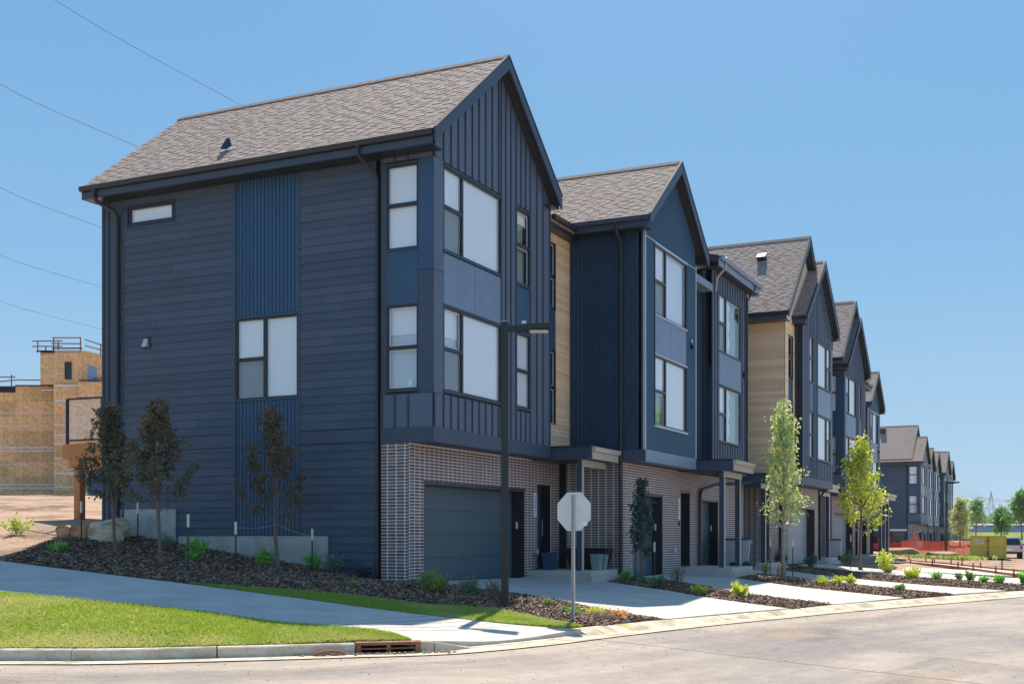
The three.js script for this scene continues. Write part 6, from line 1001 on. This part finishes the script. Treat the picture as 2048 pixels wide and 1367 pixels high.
function digger(px, D, turn, label, flip) {
  const p = at(px, 1098, D), t = thing('compact_excavator', label, 'excavator', V(0, 0, 0), 'red compact excavators'); ORG = V(0, 0, 0); t.position.set(p[0], 0.2, p[2]); t.rotation.y = turn;
  for (const s of [-1, 1]) { const b = mb(); b.prism('z', [[-0.9, 0.12], [-0.75, 0], [0.75, 0], [0.9, 0.12], [0.9, 0.36], [0.75, 0.46], [-0.75, 0.46], [-0.9, 0.36]], s * 0.75 - 0.17, s * 0.75 + 0.17); b.build('track', M.rubber, t); }
  const d = mb(); d.box(-1.0, 0.85, 0.47, 0.98, -0.72, 0.72); d.hexa([[-1.15, 0.6, 0.7], [-0.35, 0.6, 0.7], [-0.35, 0.6, -0.7], [-1.15, 0.6, -0.7]], [[-1.05, 1.5, 0.6], [-0.35, 1.5, 0.6], [-0.35, 1.5, -0.6], [-1.05, 1.5, -0.6]]); d.build('body', M.red, t);
  const cb = mb(); for (const [x, z] of [[-0.3, 0.66], [0.78, 0.66], [-0.3, -0.3], [0.78, -0.3]]) cb.box(x - 0.07, x + 0.07, 0.98, 2.0, z - 0.07, z + 0.07); const cab = cb.build('cab_frame', M.frame, t);
  const rf = mb(); rf.box(-0.4, 0.9, 2.001, 2.14, -0.38, 0.74); rf.build('cab_roof', M.white, t); const g = mb(); g.quad([-0.25, 1.0, 0.66], [0.73, 1.0, 0.66], [0.73, 1.98, 0.66], [-0.25, 1.98, 0.66]); g.quad([0.78, 1.0, 0.6], [0.78, 1.0, -0.25], [0.78, 1.98, -0.25], [0.78, 1.98, 0.6]); g.build('pane', M.tintGlass, t); const sx = mb(); sx.box(-0.15, 0.3, 1.0, 1.55, -0.1, 0.4); sx.build('seat', M.black, t);
  const bm = mb(); bm.tube([[0.8, 0.75, -0.4], [1.35, 1.2, -0.4], [1.75, 1.85, -0.4]], [0.12, 0.11, 0.09], 8).tube([[1.75, 1.85, -0.4], [1.95, 1.1, -0.4]], [0.09, 0.06], 8); bm.build('boom', M.orangeRed, t); const bk = mb(); bk.prism('z', [[1.75, 1.1], [2.1, 1.15], [2.2, 0.7], [1.9, 0.45], [1.65, 0.6]], -0.7, -0.1); bk.build('bucket', M.galv, t);
}
digger(1791, 100, THREE.MathUtils.degToRad(10), 'red compact excavator with white cab roof before the blue wall');
digger(1745, 98, THREE.MathUtils.degToRad(200), 'red and white machine mostly hidden behind the far canopy posts');
{ // form boards and stakes for fresh paving
  const line = (P, label, stakes) => { const t = thing('form_board', label, 'form board', V(P[0][0], P[0][1], P[0][2])), b = mb(); for (let i = 0; i + 1 < P.length; i++) { const [a, c] = [P[i], P[i + 1]]; b.hexa([[a[0], a[1] - 0.02, a[2]], [c[0], c[1] - 0.02, c[2]], [c[0] + 0.03, c[1] - 0.02, c[2] - 0.03], [a[0] + 0.03, a[1] - 0.02, a[2] - 0.03]], [[a[0], a[1] + 0.13, a[2]], [c[0], c[1] + 0.13, c[2]], [c[0] + 0.03, c[1] + 0.13, c[2] - 0.03], [a[0] + 0.03, a[1] + 0.13, a[2] - 0.03]]); } b.build('board', M.stakeWood, t); for (const u of stakes) { const k = u * (P.length - 1), i = Math.min(P.length - 2, k | 0), f = k - i, q = P[i].map((v, j) => v + (P[i + 1][j] - v) * f), s = mb(); s.box(q[0] - 0.035, q[0] + 0.035, q[1] - 0.1, q[1] + rr(0.3, 0.5), q[2] + 0.04, q[2] + 0.09); s.build('peg', M.stakeWood, t); } };
  const G = (px, py) => { let D = 30; for (let i = 0; i < 60; i++) { const p = at(px, py, D), y = 0.12; D *= 1 + 0.5 * (p[1] - y) / (1.75 - y); } const p = at(px, py, D); return [p[0], 0.12, p[2]]; };
  const L1 = [[1776, 1119], [1830, 1124], [1890, 1129], [1962, 1137], [2050, 1146]].map((q) => G(...q)), L2 = [[1800, 1126], [1880, 1133], [1960, 1143], [2050, 1156]].map((q) => G(...q));
  const slab = mb(); drape(slab, L1.map((p) => [p[0], p[2]]), L2.map((p) => [p[0], p[2]]), 16, 2, 0, 0, 0, 0, 1, () => 0.17); solo('fresh_paving', slab, M.concreteB, 'freshly poured grey walk between brown form boards', 'paving', null, 'structure');
  line(L1, 'far reddish brown form board with pegs beside the fresh walk', [0.05, 0.2, 0.35, 0.42, 0.55, 0.63, 0.75, 0.88]); line(L2, 'near reddish brown form board with pegs beside the fresh walk', [0.1, 0.28, 0.5, 0.62, 0.8, 0.93]);
  const yard = mb(); drape(yard, [[-9, -66], [-4, -60], [3, -53]], [[-9, -60], [-5, -55], [1, -48.5]], 14, 4, 0, 0, 0, 0, 1, () => 0.14); solo('footpath', yard, M.concrete, 'pale concrete footpath beyond the fourth mulch strip', 'footpath', null, 'structure');
  const weeds = mb(); for (let i = 0; i < 9000; i++) { const u = rnd(), A = at(1770, 1112, 92), B = at(1935, 1120, 86), p = V(A[0] + (B[0] - A[0]) * u, 0.12, A[2] + (B[2] - A[2]) * u).add(V(gauss() * 1.4, 0, rr(-2, 6))); leafGeo(weeds, p, V(gauss() * 0.5, 1, gauss() * 0.5).normalize(), rr(0.1, 0.45) * (0.5 + NZ[((i * 37) % 512) * 512 + (u * 511 | 0)]), mixc([[0.16, 0.26, 0.04], [0.25, 0.33, 0.06], [0.33, 0.28, 0.1]])); } solo('weeds', weeds, M.leaf, 'rough green weeds in front of the orange fence', 'weeds', null, 'stuff');
  for (const [px, py, D, r, l] of [[1800, 1108, 88, 0.8, 'brown heap of soil before the excavator'], [1884, 1116, 84, 0.7, 'tan heap of soil left of the yellow container']]) { const p = at(px, py, D); rock(p[0], p[2], r, 0.45, M.dirt, l, 1.7); const o = scene.children[scene.children.length - 1]; delete used['boulder_x']; o.name = numbered('soil_heap'); o.userData.category = 'soil heap'; }
}
// ---------------------------------------------------------------- far background
{
  const bank = mb(), a = at(1960, 1090, 135), c = at(2250, 1090, 135), a2 = at(1930, 1064, 165), c2 = at(2300, 1064, 165); const q = (p, y) => [p[0], y, p[2]]; bank.quad(q(a, 0.1), q(c, 0.1), q(c2, 2.3), q(a2, 2.3)); const a3 = at(1930, 1060, 230), c3 = at(2400, 1060, 230); bank.quad(q(a2, 2.3), q(c2, 2.3), q(c3, 2.3), q(a3, 2.3)); solo('grass_bank', bank, std({ map: T.grass, color: col(0.75, 0.9, 0.6), roughness: 1 }), 'bright green grass bank beyond the dusty yard', 'grass bank', null, 'structure');
  const s0 = at(1925, 1062, 240), s1 = at(2160, 1062, 240), sh = mb(), hh = 4.4; const dz = -14; sh.hexa([[s0[0], 1.5, s0[2]], [s1[0], 1.5, s1[2]], [s1[0], 1.5, s1[2] + dz], [s0[0], 1.5, s0[2] + dz]], [[s0[0], hh - 0.6, s0[2]], [s1[0], hh - 0.6, s1[2]], [s1[0], hh - 0.6, s1[2] + dz], [s0[0], hh - 0.6, s0[2] + dz]]); const shed = solo('long_shed', sh, M.paleBlue, 'long low pale blue shed on the far bank', 'shed'); const rf = mb(); rf.hexa([[s0[0] - 0.5, hh - 0.59, s0[2] + 0.5], [s1[0] + 0.5, hh - 0.59, s1[2] + 0.5], [s1[0] + 0.5, hh - 0.59, s1[2] + dz], [s0[0] - 0.5, hh - 0.59, s0[2] + dz]], [[s0[0] - 0.5, hh - 0.4, s0[2] + 0.5], [s1[0] + 0.5, hh - 0.4, s1[2] + 0.5], [s1[0] + 0.5, hh, s1[2] + dz], [s0[0] - 0.5, hh, s0[2] + dz]]); ORG = V(0, 0, 0); rf.build('roof', M.panel, shed);
  // wooded skyline
  const w = mb(), n = 26000; for (let i = 0; i < n; i++) { const u = rnd(), px = 1880 + u * 420, D = 520 + rr(-60, 60), top = 4 + 5 * NZ[(120 * 512) + (u * 511 | 0)] + 4 * NZ2[(60 * 512) + ((u * 2.7 % 1) * 511 | 0)], p = at(px, 1072, D), y = 0.5 + top * Math.pow(rnd(), 0.7); leafGeo(w, V(p[0], y, p[2]), V(gauss(), gauss(), gauss()).normalize(), rr(1.2, 2.6), mixc([[0.13, 0.19, 0.1], [0.18, 0.24, 0.11]])); } solo('far_wood', w, M.leaf, 'hazy green wood along the horizon at right', 'wood', null, 'stuff');
  // lattice mast and its wires
  const m = thing('pylon', 'hazy grey lattice power pylon on the horizon', 'pylon', V(0, 0, 0)); const B = at(1983, 1072, 620); m.position.set(B[0], 0, B[2]); m.rotation.y = THREE.MathUtils.degToRad(25); ORG = V(0, 0, 0);
  const leg = mb(), arm = mb(), br = mb(); for (const [x, z] of [[-3, -3], [3, -3], [-3, 3], [3, 3]]) leg.tube([[x, 0, z], [x * 0.35, 18, z * 0.35], [0, 25, 0]], 0.16, 4, false); for (let y = 2; y < 18; y += 4) { const r = 3 - y * 0.1; br.tube([[-r, y, r], [r - 0.4, y + 4, r - 0.4]], 0.1, 4, false).tube([[r, y, r], [-r + 0.4, y + 4, r - 0.4]], 0.1, 4, false); } arm.tube([[-12, 20, 0], [0, 21.2, 0], [12, 20, 0]], 0.18, 4, false).tube([[-12, 20, 0], [12, 20, 0]], 0.15, 4, false); leg.build('leg', M.galv, m); br.build('brace', M.galv, m, 'stuff'); arm.build('cross_arm', M.galv, m);
  const W = [[[110, 0, 60], [490, 215, 92], 'highest power line, crossing the sky above the roof ridge'], [[0, 168, 66], [280, 296, 84], 'second power line from the top, ending at the roof slope'], [[0, 375, 88], [203, 455, 104], 'power line level with the small high window'], [[0, 510, 112], [203, 574, 126], 'power line level with the ribbed metal slot'], [[0, 602, 132], [203, 658, 146], 'lowest power line, just above the rooftop guard rails']];
  for (const [p, q, l] of W) {
    const A = V(...at(...p)), C = V(...at(...q)), d = C.clone().sub(A), start = A.clone().addScaledVector(d, -0.6), end = C.clone().addScaledVector(d, 1.2), tip = V(B[0], 20.5, B[2]); start.y += 1.2;
    const cv = new THREE.CatmullRomCurve3([start, A, C, end, end.clone().lerp(tip, 0.4).add(V(0, -2, 0)), tip]), b = mb(), pts = cv.getPoints(60).map((v) => v.toArray()); b.tube(pts, pts.map((v) => 0.016 + Math.hypot(v[0], v[2]) * 0.00002), 5, false); solo('power_line', b, M.wire, l + ', thin dark wire', 'power line', null);
  }
}
renderer.render(scene, camera);
